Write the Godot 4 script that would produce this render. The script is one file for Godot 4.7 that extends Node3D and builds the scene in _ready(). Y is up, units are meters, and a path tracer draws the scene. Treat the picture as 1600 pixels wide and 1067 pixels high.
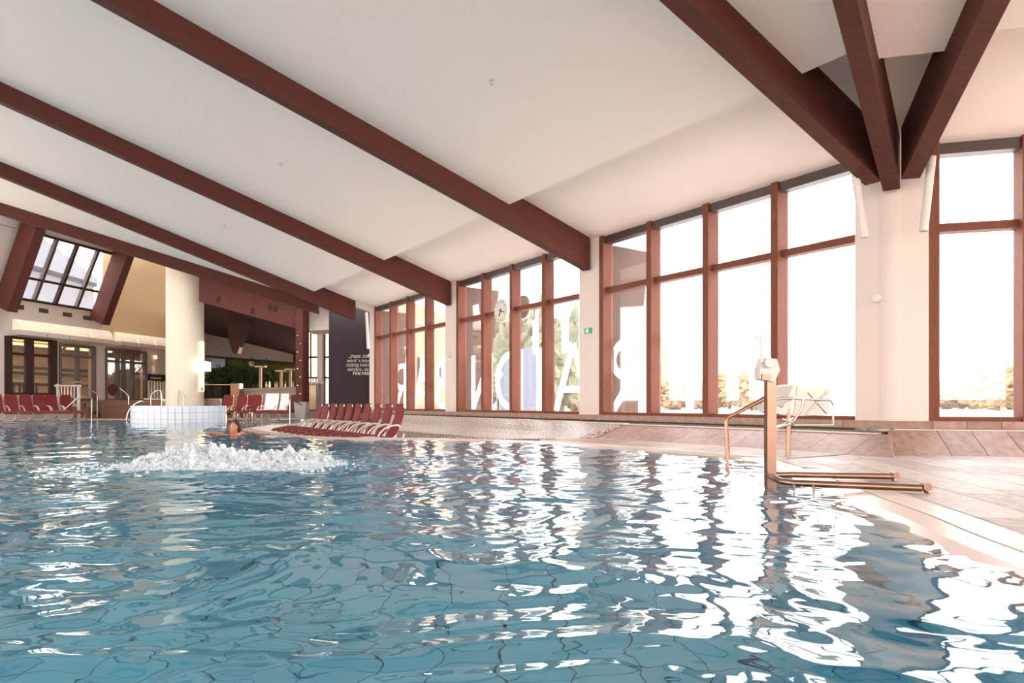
extends Node3D
# An indoor thermal bath: timber roof over a pool, a tall window wall, low sun outside.
# W(s, t, y): s runs along the window wall, t is the distance from it into the hall.

const WS := Vector3(-0.5487, 0, -0.8360)
const WB := Vector3(0.8360, 0, -0.5487)
const WALL_DIST := 9.4
const CORNER_NEAR := 4.93
const CORNER_FAR := 24.45
const PITCH := 0.322
const WATER := -0.03
const RU := Vector3(0.968, 0, 0.252)
const RN := Vector3(-0.252, 0, 0.968)
var RC := Vector3.ZERO
var taken := {}
var M := {}
var rng := RandomNumberGenerator.new()

class MB:
	var v := PackedVector3Array()
	var n := PackedVector3Array()
	var ix := PackedInt32Array()
	func quad(a: Vector3, b: Vector3, c: Vector3, d: Vector3) -> void:
		var nn := (b - a).cross(c - a)
		if nn.length_squared() < 1e-14:
			nn = (c - a).cross(d - a)
		nn = nn.normalized()
		var k := v.size()
		v.append_array([a, b, c, d])
		n.append_array([nn, nn, nn, nn])
		ix.append_array([k, k + 2, k + 1, k, k + 3, k + 2])
	func tri(a: Vector3, b: Vector3, c: Vector3) -> void:
		var nn := (b - a).cross(c - a).normalized()
		var k := v.size()
		v.append_array([a, b, c])
		n.append_array([nn, nn, nn])
		ix.append_array([k, k + 2, k + 1])
	func hexa(p: Array) -> void:
		# p: four corners below, the same four above
		var flip: bool = (p[1] - p[0]).cross(p[3] - p[0]).dot(p[4] - p[0]) > 0
		for f in [[0, 3, 2, 1], [4, 5, 6, 7], [0, 1, 5, 4], [1, 2, 6, 5], [2, 3, 7, 6], [3, 0, 4, 7]]:
			if flip:
				quad(p[f[0]], p[f[1]], p[f[2]], p[f[3]])
			else:
				quad(p[f[3]], p[f[2]], p[f[1]], p[f[0]])
	func box(c: Vector3, s: Vector3, b := Basis.IDENTITY) -> void:
		var h := s / 2
		var p := []
		for y in [-h.y, h.y]:
			for q in [[-1, -1], [1, -1], [1, 1], [-1, 1]]:
				p.append(c + b * Vector3(q[0] * h.x, y, q[1] * h.z))
		hexa(p)
	func tube(pts: Array, r: float, segs := 10, caps := true) -> void:
		var k0 := v.size()
		var side := Vector3.ZERO
		for i in pts.size():
			var d: Vector3
			if i == 0:
				d = pts[1] - pts[0]
			elif i == pts.size() - 1:
				d = pts[i] - pts[i - 1]
			else:
				d = (pts[i + 1] - pts[i]).normalized() + (pts[i] - pts[i - 1]).normalized()
			d = d.normalized()
			if i == 0:
				side = d.cross(Vector3.UP if absf(d.y) < 0.9 else Vector3.RIGHT).normalized()
			else:
				side = (side - d * side.dot(d)).normalized()
			var up := side.cross(d)
			for j in segs:
				var a := TAU * j / segs
				var nn := side * cos(a) + up * sin(a)
				v.append(pts[i] + nn * r)
				n.append(nn)
		for i in pts.size() - 1:
			for j in segs:
				var a := k0 + i * segs + j
				var b := k0 + i * segs + (j + 1) % segs
				ix.append_array([a, b, b + segs, a, b + segs, a + segs])
		if caps:
			for e in [0, pts.size() - 1]:
				var d: Vector3 = (pts[0] - pts[1]).normalized() if e == 0 else (pts[e] - pts[e - 1]).normalized()
				var k := v.size()
				v.append(pts[e])
				n.append(d)
				for j in segs:
					v.append(v[k0 + e * segs + j])
					n.append(d)
				for j in segs:
					var a := k + 1 + j
					var b := k + 1 + (j + 1) % segs
					if e == 0:
						ix.append_array([k, b, a])
					else:
						ix.append_array([k, a, b])
	func lathe(at: Vector3, prof: Array, segs := 24, b := Basis.IDENTITY) -> void:
		# prof: [radius, height] from below upwards
		for i in prof.size() - 1:
			var r0: float = prof[i][0]
			var r1: float = prof[i + 1][0]
			var y0: float = prof[i][1]
			var y1: float = prof[i + 1][1]
			var slope := Vector2(y1 - y0, r0 - r1).normalized()
			var k := v.size()
			for j in segs + 1:
				var a := TAU * j / segs
				var d := Vector3(cos(a), 0, sin(a))
				var nn := b * (d * slope.x + Vector3.UP * slope.y)
				v.append(at + b * (d * r0 + Vector3.UP * y0))
				v.append(at + b * (d * r1 + Vector3.UP * y1))
				n.append(nn)
				n.append(nn)
			for j in segs:
				var a := k + j * 2
				ix.append_array([a, a + 2, a + 1, a + 1, a + 2, a + 3])
	func prism(poly: Array, off: Vector3) -> void:
		# a flat outline pushed along off
		var c := PackedVector2Array()
		var o: Vector3 = poly[0]
		var nn := Vector3.ZERO
		for i in range(1, poly.size() - 1):
			nn += (poly[i] - o).cross(poly[i + 1] - o)
		nn = nn.normalized()
		var ex: Vector3 = (poly[1] - o).normalized()
		var ey := nn.cross(ex)
		for p in poly:
			c.append(Vector2((p - o).dot(ex), (p - o).dot(ey)))
		var t := Geometry2D.triangulate_polygon(c)
		var away := nn.dot(off) > 0
		for i in range(0, t.size(), 3):
			var a: Vector3 = poly[t[i]]
			var b: Vector3 = poly[t[i + 1]]
			var d: Vector3 = poly[t[i + 2]]
			if (b - a).cross(d - a).dot(nn) < 0:
				var q := b
				b = d
				d = q
			if away:
				tri(a, d, b)
				tri(a + off, b + off, d + off)
			else:
				tri(a, b, d)
				tri(a + off, d + off, b + off)
		for i in poly.size():
			var a: Vector3 = poly[i]
			var b: Vector3 = poly[(i + 1) % poly.size()]
			if away:
				quad(a, b, b + off, a + off)
			else:
				quad(b, a, a + off, b + off)
	func sweep(rows: Array, close := false) -> void:
		# rows of points (same count each), flat shaded strips between them
		for i in rows.size() - (0 if close else 1):
			var a: Array = rows[i]
			var b: Array = rows[(i + 1) % rows.size()]
			for j in a.size() - 1:
				quad(a[j], b[j], b[j + 1], a[j + 1])
	func mesh(origin := Vector3.ZERO) -> ArrayMesh:
		var arr := []
		arr.resize(Mesh.ARRAY_MAX)
		if origin != Vector3.ZERO:
			for i in v.size():
				v[i] -= origin
		arr[Mesh.ARRAY_VERTEX] = v
		arr[Mesh.ARRAY_NORMAL] = n
		arr[Mesh.ARRAY_INDEX] = ix
		var m := ArrayMesh.new()
		m.add_surface_from_arrays(Mesh.PRIMITIVE_TRIANGLES, arr)
		return m

func W(s: float, t: float, y: float) -> Vector3:
	return WB * (WALL_DIST - t) + WS * s + Vector3.UP * y

func V(u: float, t: float, y: float) -> Vector3:
	return RC + RU * u + RN * t + Vector3.UP * y

func P(x: float, y: float, depth: float) -> Vector3:
	# where the sight line through a spot of the photograph meets that depth
	return Vector3((x - 800.0) / 1067.0 * depth, 0.65 + (630.0 - y) / 1067.0 * depth, -depth)

func numbered(n: String) -> String:
	taken[n] = taken.get(n, -1) + 1
	return n if taken[n] == 0 else "%s_%03d" % [n, taken[n]]

func tag(o: Node, label: String, category := "", group := "", kind := "") -> Node:
	o.set_meta("label", label)
	if category:
		o.set_meta("category", category)
	if group:
		o.set_meta("group", group)
	if kind:
		o.set_meta("kind", kind)
	return o

func thing(called: String, at: Vector3, label: String, category: String, group := "") -> Node3D:
	var o := Node3D.new()
	o.name = numbered(called)
	o.position = at
	add_child(o)
	tag(o, label, category, group)
	return o

func place(parent: Node) -> Vector3:
	var at := Vector3.ZERO
	while parent is Node3D and parent != self:
		at += parent.position
		parent = parent.get_parent()
	return at

func part(called: String, mb: MB, mat: Material, parent: Node) -> MeshInstance3D:
	var o := MeshInstance3D.new()
	o.mesh = mb.mesh(place(parent))
	o.material_override = mat
	o.name = called
	parent.add_child(o, true)
	return o

func solo(called: String, mb: MB, mat: Material, at: Vector3, label: String, category := "", group := "", kind := "") -> MeshInstance3D:
	var o := MeshInstance3D.new()
	o.mesh = mb.mesh(at)
	o.material_override = mat
	o.position = at
	o.name = numbered(called)
	add_child(o)
	tag(o, label, category, group, kind)
	return o

func structure(called: String, at := Vector3.ZERO) -> Node3D:
	var o := Node3D.new()
	o.name = called
	o.position = at
	o.set_meta("kind", "structure")
	add_child(o)
	return o

func shell(called: String, mb: MB, mat: Material) -> MeshInstance3D:
	var o := MeshInstance3D.new()
	o.mesh = mb.mesh()
	o.material_override = mat
	o.name = called
	o.set_meta("kind", "structure")
	add_child(o)
	return o

func wbox(mb: MB, s0: float, s1: float, t0: float, t1: float, y0: float, y1: float) -> void:
	mb.hexa([W(s0, t0, y0), W(s1, t0, y0), W(s1, t1, y0), W(s0, t1, y0), W(s0, t0, y1), W(s1, t0, y1), W(s1, t1, y1), W(s0, t1, y1)])

func vbox(mb: MB, s0: float, s1: float, t0: float, t1: float, y0: float, y1: float) -> void:
	mb.hexa([V(s0, t0, y0), V(s1, t0, y0), V(s1, t1, y0), V(s0, t1, y0), V(s0, t0, y1), V(s1, t0, y1), V(s1, t1, y1), V(s0, t1, y1)])

func bar(mb: MB, a: Vector3, b: Vector3, wide: float, high: float) -> void:
	var d := (b - a).normalized()
	var side := d.cross(Vector3.UP).normalized()
	if absf(d.y) > 0.98:
		side = Vector3.RIGHT
	var up := side.cross(d)
	mb.box((a + b) / 2, Vector3(a.distance_to(b), high, wide), Basis(d, up, side))

# ---------------------------------------------------------------- materials
func noise_tex(freq: float, a: Color, b: Color, seed_: int, stretch := Vector2.ONE, size := 512) -> ImageTexture:
	var fn := FastNoiseLite.new()
	fn.seed = seed_
	fn.noise_type = FastNoiseLite.TYPE_SIMPLEX
	fn.fractal_octaves = 4
	fn.frequency = 1.0
	var im := Image.create(size, size, false, Image.FORMAT_RGB8)
	for y in size:
		for x in size:
			# wraps: blend of four shifted looks
			var u := float(x) / size
			var w := float(y) / size
			var fx := freq * stretch.x
			var fy := freq * stretch.y
			var q := fn.get_noise_2d(u * fx, w * fy) * (1 - u) + fn.get_noise_2d((u - 1) * fx, w * fy) * u
			im.set_pixel(x, y, a.lerp(b, clampf(0.5 + q * 0.9, 0, 1)))
	return ImageTexture.create_from_image(im)

func mat(called: String, c: Color, rough := 0.6, metal := 0.0) -> StandardMaterial3D:
	var m := StandardMaterial3D.new()
	m.resource_name = called
	m.albedo_color = c
	m.roughness = rough
	m.metallic = metal
	M[called] = m
	return m

func textured(called: String, tex: Texture2D, scale: Vector3, rough := 0.6, world := true) -> StandardMaterial3D:
	var m := mat(called, Color.WHITE, rough)
	m.albedo_texture = tex
	m.uv1_triplanar = true
	m.uv1_world_triplanar = world
	m.uv1_scale = scale
	return m

func materials() -> void:
	var beam_t := noise_tex(6, Color(0.29, 0.13, 0.095), Color(0.37, 0.17, 0.125), 3, Vector2(1, 5))
	textured("beam", beam_t, Vector3(0.35, 0.9, 0.35), 0.8)
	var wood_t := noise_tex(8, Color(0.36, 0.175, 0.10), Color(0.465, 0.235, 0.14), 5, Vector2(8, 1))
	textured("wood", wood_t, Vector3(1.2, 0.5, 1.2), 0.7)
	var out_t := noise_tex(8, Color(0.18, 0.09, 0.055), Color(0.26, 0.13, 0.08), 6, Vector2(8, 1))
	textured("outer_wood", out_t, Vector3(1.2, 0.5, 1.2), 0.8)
	mat("dark_wood", Color(0.20, 0.10, 0.085), 0.9)
	mat("header", Color(0.25, 0.18, 0.165), 0.5)
	mat("ceiling", Color(0.935, 0.89, 0.855), 0.95)
	mat("plaster", Color(0.81, 0.76, 0.73), 0.9)
	mat("cream", Color(0.90, 0.80, 0.66), 0.9)
	mat("column", Color(0.92, 0.87, 0.79), 0.8)
	var stone_t := noise_tex(7, Color(0.54, 0.43, 0.38), Color(0.65, 0.54, 0.49), 11)
	textured("bench_tile", stone_t, Vector3(0.8, 0.8, 0.8), 0.6)
	var stone2 := noise_tex(9, Color(0.50, 0.39, 0.34), Color(0.61, 0.50, 0.45), 12)
	textured("bench_tile_b", stone2, Vector3(0.7, 0.7, 0.7), 0.6)
	var deck_a := noise_tex(8, Color(0.63, 0.56, 0.53), Color(0.74, 0.67, 0.64), 13)
	textured("deck_a", deck_a, Vector3(0.9, 0.9, 0.9), 0.55)
	var deck_b := noise_tex(8, Color(0.58, 0.51, 0.48), Color(0.69, 0.62, 0.59), 14)
	textured("deck_b", deck_b, Vector3(0.9, 0.9, 0.9), 0.6)
	mat("grout", Color(0.30, 0.25, 0.23), 0.9)
	mat("rim", Color(0.80, 0.73, 0.69), 0.35)
	mat("white_tile", Color(0.88, 0.90, 0.93), 0.25)
	mat("white_grout", Color(0.62, 0.66, 0.72), 0.8)
	var mosaic := noise_tex(60, Color(0.20, 0.12, 0.09), Color(1.0, 0.96, 0.92), 21, Vector2.ONE, 768)
	textured("mosaic", mosaic, Vector3(0.35, 0.35, 0.35), 0.5)
	M.mosaic.uv1_triplanar_sharpness = 12.0
	mat("grille", Color(0.36, 0.33, 0.33), 0.6)
	mat("pool_tile", Color(0.36, 0.67, 0.78), 0.4)
	mat("pool_tile_b", Color(0.335, 0.64, 0.755), 0.4)
	mat("pool_grout", Color(0.20, 0.42, 0.50), 0.9)
	mat("red", Color(0.42, 0.07, 0.085), 0.75)
	mat("steel", Color(0.78, 0.74, 0.70), 0.25, 1.0)
	mat("bronze", Color(0.60, 0.47, 0.40), 0.35, 1.0)
	mat("lounger_tube", Color(0.86, 0.84, 0.82), 0.3, 0.6)
	mat("white_plastic", Color(0.80, 0.77, 0.74), 0.4)
	mat("towel", Color(0.93, 0.90, 0.88), 0.95)
	mat("plum", Color(0.17, 0.12, 0.13), 0.85)
	mat("black", Color(0.05, 0.05, 0.05), 0.5)
	mat("charcoal", Color(0.14, 0.12, 0.11), 0.6)
	mat("green", Color(0.33, 0.35, 0.12), 0.9)
	mat("leaf", Color(0.10, 0.19, 0.07), 0.7)
	mat("slat", Color(0.62, 0.58, 0.56), 0.7)
	mat("brown_stone", Color(0.50, 0.36, 0.28), 0.7)
	mat("counter", Color(0.60, 0.57, 0.55), 0.5)
	mat("pale_blue", Color(0.66, 0.73, 0.82), 0.8)
	mat("paving", Color(0.85, 0.83, 0.80), 0.9)
	mat("foliage_a", Color(0.36, 0.365, 0.29), 0.9)
	mat("foliage_b", Color(0.47, 0.43, 0.32), 0.9)
	mat("foliage_c", Color(0.52, 0.44, 0.33), 0.9)
	mat("trunk", Color(0.28, 0.22, 0.17), 0.9)
	mat("house", Color(0.22, 0.27, 0.34), 0.9)
	mat("roof_tile", Color(0.15, 0.18, 0.23), 0.9)
	mat("kiosk", Color(0.36, 0.40, 0.46), 0.9)
	mat("skin", Color(0.76, 0.47, 0.36), 0.55)
	mat("hair", Color(0.17, 0.08, 0.06), 0.7)
	mat("wine", Color(0.42, 0.10, 0.20), 0.6)
	var foam := mat("foam", Color(0.80, 0.84, 0.87), 0.6)
	foam.backlight_enabled = true
	foam.backlight = Color(0.3, 0.33, 0.36)
	var letters := mat("letter_white", Color(0.97, 0.97, 0.97), 0.6)
	letters.backlight_enabled = true
	letters.backlight = Color(0.95, 0.95, 0.95)
	var pane := mat("pane", Color(1, 1, 1, 0.04), 0.0)
	pane.transparency = BaseMaterial3D.TRANSPARENCY_ALPHA
	pane.metallic_specular = 0.5
	var smoked := mat("rail_glass", Color(0.75, 0.72, 0.7, 0.25), 0.02)
	smoked.transparency = BaseMaterial3D.TRANSPARENCY_ALPHA
	var w := mat("water", Color(0.90, 0.98, 1.0, 0.0), 0.0)
	w.refraction_enabled = true
	w.refraction_scale = 0.033
	w.transparency = BaseMaterial3D.TRANSPARENCY_ALPHA
	var lb := mat("lightbox_white", Color(0.95, 0.88, 0.76), 0.5)
	lb.emission_enabled = true
	lb.emission = Color(1.0, 0.95, 0.87)
	lb.emission_energy_multiplier = 0.035
	var lamp := mat("lamp_glow", Color(1, 0.95, 0.85), 0.5)
	lamp.emission_enabled = true
	lamp.emission = Color(1.0, 0.85, 0.6)
	lamp.emission_energy_multiplier = 0.2
	var sign_ := mat("sign_glow", Color(1, 1, 1), 0.5)
	sign_.emission_enabled = true
	sign_.emission = Color(1.0, 1.0, 1.0)
	sign_.emission_energy_multiplier = 0.14
	var grn := mat("exit_green", Color(0.1, 0.55, 0.35), 0.5)
	grn.emission_enabled = true
	grn.emission = Color(0.1, 0.6, 0.4)
	grn.emission_energy_multiplier = 0.05

# ---------------------------------------------------------------- view and light
func view_and_light() -> void:
	var cam := Camera3D.new()
	cam.name = "camera"
	cam.position = Vector3(0, 0.65, 0)
	cam.projection = Camera3D.PROJECTION_FRUSTUM
	cam.near = 0.05
	cam.far = 600
	cam.size = 0.05 * 1067.0 / 1067.0
	cam.frustum_offset = Vector2(0, 0.05 * (630.0 - 533.5) / 1067.0)
	add_child(cam)
	cam.current = true

	var sky := ProceduralSkyMaterial.new()
	sky.sky_top_color = Color(0.92, 0.94, 0.97)
	sky.sky_horizon_color = Color(1.0, 0.96, 0.91)
	sky.sky_curve = 0.25
	sky.ground_bottom_color = Color(0.75, 0.73, 0.70)
	sky.ground_horizon_color = Color(0.95, 0.92, 0.88)
	sky.sun_angle_max = 12.0
	var env := Environment.new()
	env.background_mode = Environment.BG_SKY
	env.sky = Sky.new()
	env.sky.sky_material = sky
	env.background_energy_multiplier = 1.0
	env.tonemap_mode = Environment.TONE_MAPPER_LINEAR
	env.tonemap_exposure = 10.8
	env.sdfgi_enabled = true
	env.ssao_enabled = true
	env.ssil_enabled = true
	var we := WorldEnvironment.new()
	we.name = "sky"
	we.environment = env
	add_child(we)

	var sun := DirectionalLight3D.new()
	sun.name = "sun"
	sun.light_color = Color(1.0, 0.80, 0.58)
	sun.light_energy = 0.7
	sun.light_angular_distance = 0.6
	sun.shadow_enabled = true
	add_child(sun)
	sun.look_at_from_position(Vector3(0.515, 0.075, -1.0) * 50, Vector3.ZERO)

# ---------------------------------------------------------------- the window walls
func window_bay(n: int, f: Callable, a0: float, a1: float, panes: int) -> void:
	# f(along, into, y) -> point; a0 is the end near the camera
	var hx := func(mb: MB, s0: float, s1: float, t0: float, t1: float, y0: float, y1: float):
		mb.hexa([f.call(s0, t0, y0), f.call(s1, t0, y0), f.call(s1, t1, y0), f.call(s0, t1, y0), f.call(s0, t0, y1), f.call(s1, t0, y1), f.call(s1, t1, y1), f.call(s0, t1, y1)])
	var o := structure("window_%d" % n, f.call((a0 + a1) / 2, 0, 0.41))
	var step := (a1 - a0) / panes
	var dirn := signf(step)
	for i in panes + 1:
		var at := a0 + step * i
		var mb := MB.new()
		var lo := at - 0.13 * dirn if i > 0 else at
		var hi := at if i > 0 else at + 0.035 * dirn
		hx.call(mb, lo, hi, -0.27 if i > 0 else -0.3, 0.0 if i > 0 else -0.12, 0.41, 4.3)
		part("mullion", mb, M.wood, o)
	for i in panes:
		var p0 := a0 + step * i + (0.0 if i > 0 else 0.035 * dirn)
		var p1 := a0 + step * (i + 1) - 0.13 * dirn
		var mb := MB.new()
		hx.call(mb, p0, p1, -0.28, -0.10, 2.965, 3.075)
		part("transom", mb, M.wood, o)
		mb = MB.new()
		hx.call(mb, p0, p1, -0.28, -0.02, 0.41, 0.47)
		part("window_sill", mb, M.wood, o)
		mb = MB.new()
		hx.call(mb, p0, p1, -0.22, -0.04, 3.99, 4.3)
		part("header", mb, M.header, o)
		for q in [[0.47, 2.965], [3.075, 3.99]]:
			mb = MB.new()
			hx.call(mb, p0, p1, -0.25, -0.235, q[0], q[1])
			part("pane", mb, M.pane, o)

func window_walls() -> void:
	# pillars and the low ledge wall
	var pillars := [[10.99, 11.65], [17.24, 17.90], [23.42, 23.88]]
	for i in 3:
		var mb := MB.new()
		wbox(mb, pillars[i][0], pillars[i][1], -0.30, 0.0, 0.0, 4.6)
		shell("wall_pillar" if i == 0 else "wall_pillar_%03d" % i, mb, M.plaster)
	# rounded corner pier between the two walls
	var rows := []
	var pts := []
	for i in 5:
		pts.append(W(5.44 - i * 0.085, 0.0, 0))
	var a := W(5.10, 0, 0)
	var b := V(0.12, 0, 0)
	var c := (W(CORNER_NEAR, 0.06, 0))
	for i in 7:
		var k := i / 6.0
		pts.append(a * (1 - k) * (1 - k) + c * 2 * k * (1 - k) + b * k * k)
	for i in 4:
		pts.append(V(0.2 + i * 0.085, 0, 0))
	pts.append(V(0.455, -0.5, 0))
	pts.append(W(5.44, -0.5, 0))
	var pier := MB.new()
	pier.prism(pts, Vector3.UP * 4.6)
	shell("wall_corner", pier, M.plaster)
	for i in 3:
		var s0: float = [5.44, 11.65, 17.90][i]
		var s1: float = [10.99, 17.24, 23.42][i]
		window_bay(i + 1, W, s0, s1, 4)
	window_bay(4, V, 5.9, 0.455, 5)
	window_bay(5, V, 12.4, 6.5, 4)
	var mb := MB.new()
	vbox(mb, 5.9, 6.5, -0.45, 0, 0, 4.6)
	vbox(mb, 12.4, 13.7, -0.45, 0, 0, 4.6)
	shell("wall_pillar_003", mb, M.plaster)
	# wall under the windows
	mb = MB.new()
	wbox(mb, 4.9, 24.45, -0.30, 0.0, -0.6, 0.41)
	vbox(mb, 0.0, 13.7, -0.45, 0.0, -0.6, 0.41)
	shell("wall_base", mb, M.grout)
	# head of the wall above the windows
	mb = MB.new()
	wbox(mb, 5.1, 24.45, -0.30, -0.23, 4.16, 5.2)
	vbox(mb, 0.1, 13.7, -0.45, -0.23, 4.16, 5.2)
	shell("wall_head", mb, M.header)
	# outside eaves and slanting timber buttresses
	mb = MB.new()
	mb.hexa([W(5.3, -0.4, 4.3), W(24.6, -0.4, 4.3), W(24.6, -0.85, 4.2), W(5.3, -0.85, 4.2), W(5.3, -0.4, 4.5), W(24.6, -0.4, 4.5), W(24.6, -0.85, 4.35), W(5.3, -0.85, 4.35)])
	shell("trim_1", mb, M.plaster)
	mb = MB.new()
	mb.hexa([V(0.4, -0.4, 4.3), V(14, -0.4, 4.3), V(14, -0.85, 4.2), V(0.4, -0.85, 4.2), V(0.4, -0.4, 4.5), V(14, -0.4, 4.5), V(14, -0.85, 4.35), V(0.4, -0.85, 4.35)])
	shell("trim_2", mb, M.plaster)
	for i in 3:
		var s: float = [11.32, 17.57, 23.75][i]
		mb = MB.new()
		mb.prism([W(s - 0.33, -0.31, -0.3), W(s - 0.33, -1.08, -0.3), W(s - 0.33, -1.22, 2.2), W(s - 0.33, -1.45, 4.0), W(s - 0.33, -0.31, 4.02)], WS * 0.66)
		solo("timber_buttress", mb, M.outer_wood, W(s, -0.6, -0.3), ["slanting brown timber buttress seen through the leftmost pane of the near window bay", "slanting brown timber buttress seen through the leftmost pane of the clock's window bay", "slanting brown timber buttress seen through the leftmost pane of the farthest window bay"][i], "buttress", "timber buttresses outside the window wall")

# ---------------------------------------------------------------- benches and ledges
func benches() -> void:
	# ledge tiles under the windows
	var o := structure("baseboard_window", W(14, 0, 0.2))
	var s := 5.0
	while s < 24.3:
		var mb := MB.new()
		wbox(mb, s if s > 5.1 else 4.917, minf(s + 0.593, 24.4), 0.0, 0.03, 0.30, 0.41)
		part("tile", mb, M.bench_tile, o)
		s += 0.6
	var g := MB.new()
	wbox(g, 4.9, 24.4, 0.03, 0.30, 0.10, 0.27)
	part("heating_grille", g, M.grille, o)
	var r := structure("baseboard_right", V(3, 0, 0.2))
	var u := 0.1
	while u < 6.0:
		var mb := MB.new()
		vbox(mb, u if u > 0.2 else -0.012, u + 0.393, 0.0, 0.03, 0.31, 0.41)
		part("tile", mb, M.bench_tile if int(u * 7) % 2 else M.bench_tile_b, r)
		mb = MB.new()
		mb.hexa([V(u, 0.0, 0.0), V(u + 0.392, 0.0, 0.0), V(u + 0.392, 0.73, 0.0), V(u, 0.73, 0.0), V(u, 0.0, 0.29), V(u + 0.392, 0.0, 0.29), V(u + 0.392, 0.16, 0.29), V(u, 0.16, 0.29)])
		part("sloping_tile", mb, M.bench_tile_b if int(u * 7) % 2 else M.bench_tile, r)
		u += 0.4
	var mit := MB.new()
	mit.hexa([V(0.0, 0.0, 0.0), V(0.098, 0.0, 0.0), V(0.098, 0.73, 0.0), V(-0.3, 0.73, 0.0), V(0.0, 0.0, 0.29), V(0.098, 0.0, 0.29), V(0.098, 0.16, 0.29), V(-0.07, 0.16, 0.29)])
	part("sloping_tile", mit, M.bench_tile, r)
	var cor := MB.new()
	cor.hexa([W(4.93, -0.02, 0.0), W(4.45, 1.15, -0.3), V(-0.3, 0.73, 0.0), V(0.1, -0.02, 0.0), W(4.93, -0.02, 0.27), W(4.74, 0.45, 0.24), V(-0.07, 0.16, 0.29), V(0.1, -0.02, 0.29)])
	part("corner_tile", cor, M.bench_tile, r)
	var capm := MB.new()
	vbox(capm, 0.0, 6.0, 0.0, 0.14, 0.285, 0.305)
	part("ledge_cap", capm, M.rim, r)
	# tiled lounging bench along the near bay
	var b := thing("tiled_bench", W(7.5, 1.2, -0.3), "long beige tiled bench with sloping backrest under the near windows", "bench")
	s = 4.3
	var k := 0
	while s < 9.75:
		var e := minf(s + 0.593, 9.8)
		var mb := MB.new()
		mb.hexa([W(s, 0.3, -0.3), W(e, 0.3, -0.3), W(e, 1.15, 0.0), W(s, 1.15, 0.0), W(s, 0.32, 0.24), W(e, 0.32, 0.24), W(e, 0.45, 0.24), W(s, 0.45, 0.24)])
		if s < 4.8:
			mb = MB.new()
			mb.hexa([W(s + 0.4, 0.3, -0.3), W(e, 0.3, -0.3), W(e, 1.15, 0.0), W(s, 1.15, 0.0), W(s + 0.45, 0.32, 0.24), W(e, 0.32, 0.24), W(e, 0.45, 0.24), W(s + 0.45, 0.45, 0.24)])
		part("backrest_tile", mb, M.bench_tile if k % 3 else M.bench_tile_b, b)
		if s > 4.8:
			mb = MB.new()
			wbox(mb, s, e, 1.0, 2.35, -0.3, 0.008)
			part("seat_tile", mb, M.bench_tile_b if k % 2 else M.bench_tile, b)
		s += 0.6
		k += 1
	var edge := MB.new()
	wbox(edge, 4.9, 9.8, 2.34, 2.38, -0.05, 0.012)
	wbox(edge, 4.9, 9.8, 0.30, 0.46, 0.24, 0.255)
	part("edge_trim", edge, M.rim, b)
	# wave-shaped mosaic couch
	var rows := []
	for i in 40:
		var q := i / 39.0
		var ss := 9.75 + q * 11.0
		var wave := smoothstep(0.0, 0.16, q)
		var row := []
		for p in [[0.3, -0.35], [0.31, 0.25], [0.5, 0.255], [0.75, 0.17], [1.05, 0.06], [1.35, 0.0], [1.7, -0.03], [2.1, -0.06], [2.15, -0.35]]:
			row.append(W(ss, p[0] + 0.25 * (1 - wave) * (1 if p[0] > 1 else 0), p[1] + (0.02 if wave < 1 and p[0] > 0.7 and p[0] < 1.3 else 0.0)))
		rows.append(row)
	var mb := MB.new()
	mb.sweep(rows)
	for e in [rows[0], rows[-1]]:
		for j in range(1, e.size() - 2):
			mb.tri(e[0], e[j], e[j + 1])
		mb.tri(e[0], e[-2], e[-1])
	var c := thing("mosaic_couch", W(15, 1.2, -0.35), "long wave-shaped couch covered in speckled beige mosaic under the far windows", "couch")
	part("body", mb, M.mosaic, c)
	var cap := MB.new()
	wbox(cap, 9.75, 20.7, 0.30, 0.5, 0.255, 0.268)
	part("top_edge", cap, M.rim, c)

# ---------------------------------------------------------------- roof
func beam_body(s: float, t0: float, t1: float, dt_s: float, wide: float) -> MB:
	# a timber that rises with the roof; dt_s: how much s changes per t
	var mb := MB.new()
	var d := Vector3(WS * dt_s + -WB).normalized()
	var side := d.cross(Vector3.UP).normalized() * wide / 2
	var a := W(s + dt_s * t0, t0, 0)
	var b := W(s + dt_s * t1, t1, 0)
	var y0 := 3.47 + PITCH * t0
	var y1 := 3.47 + PITCH * t1
	var up := Vector3.UP
	mb.hexa([a - side + up * y0, b - side + up * y1, b + side + up * y1, a + side + up * y0, a - side + up * (y0 + 0.95), b - side + up * (y1 + 0.95), b + side + up * (y1 + 0.95), a + side + up * (y0 + 0.95)])
	return mb

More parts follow.
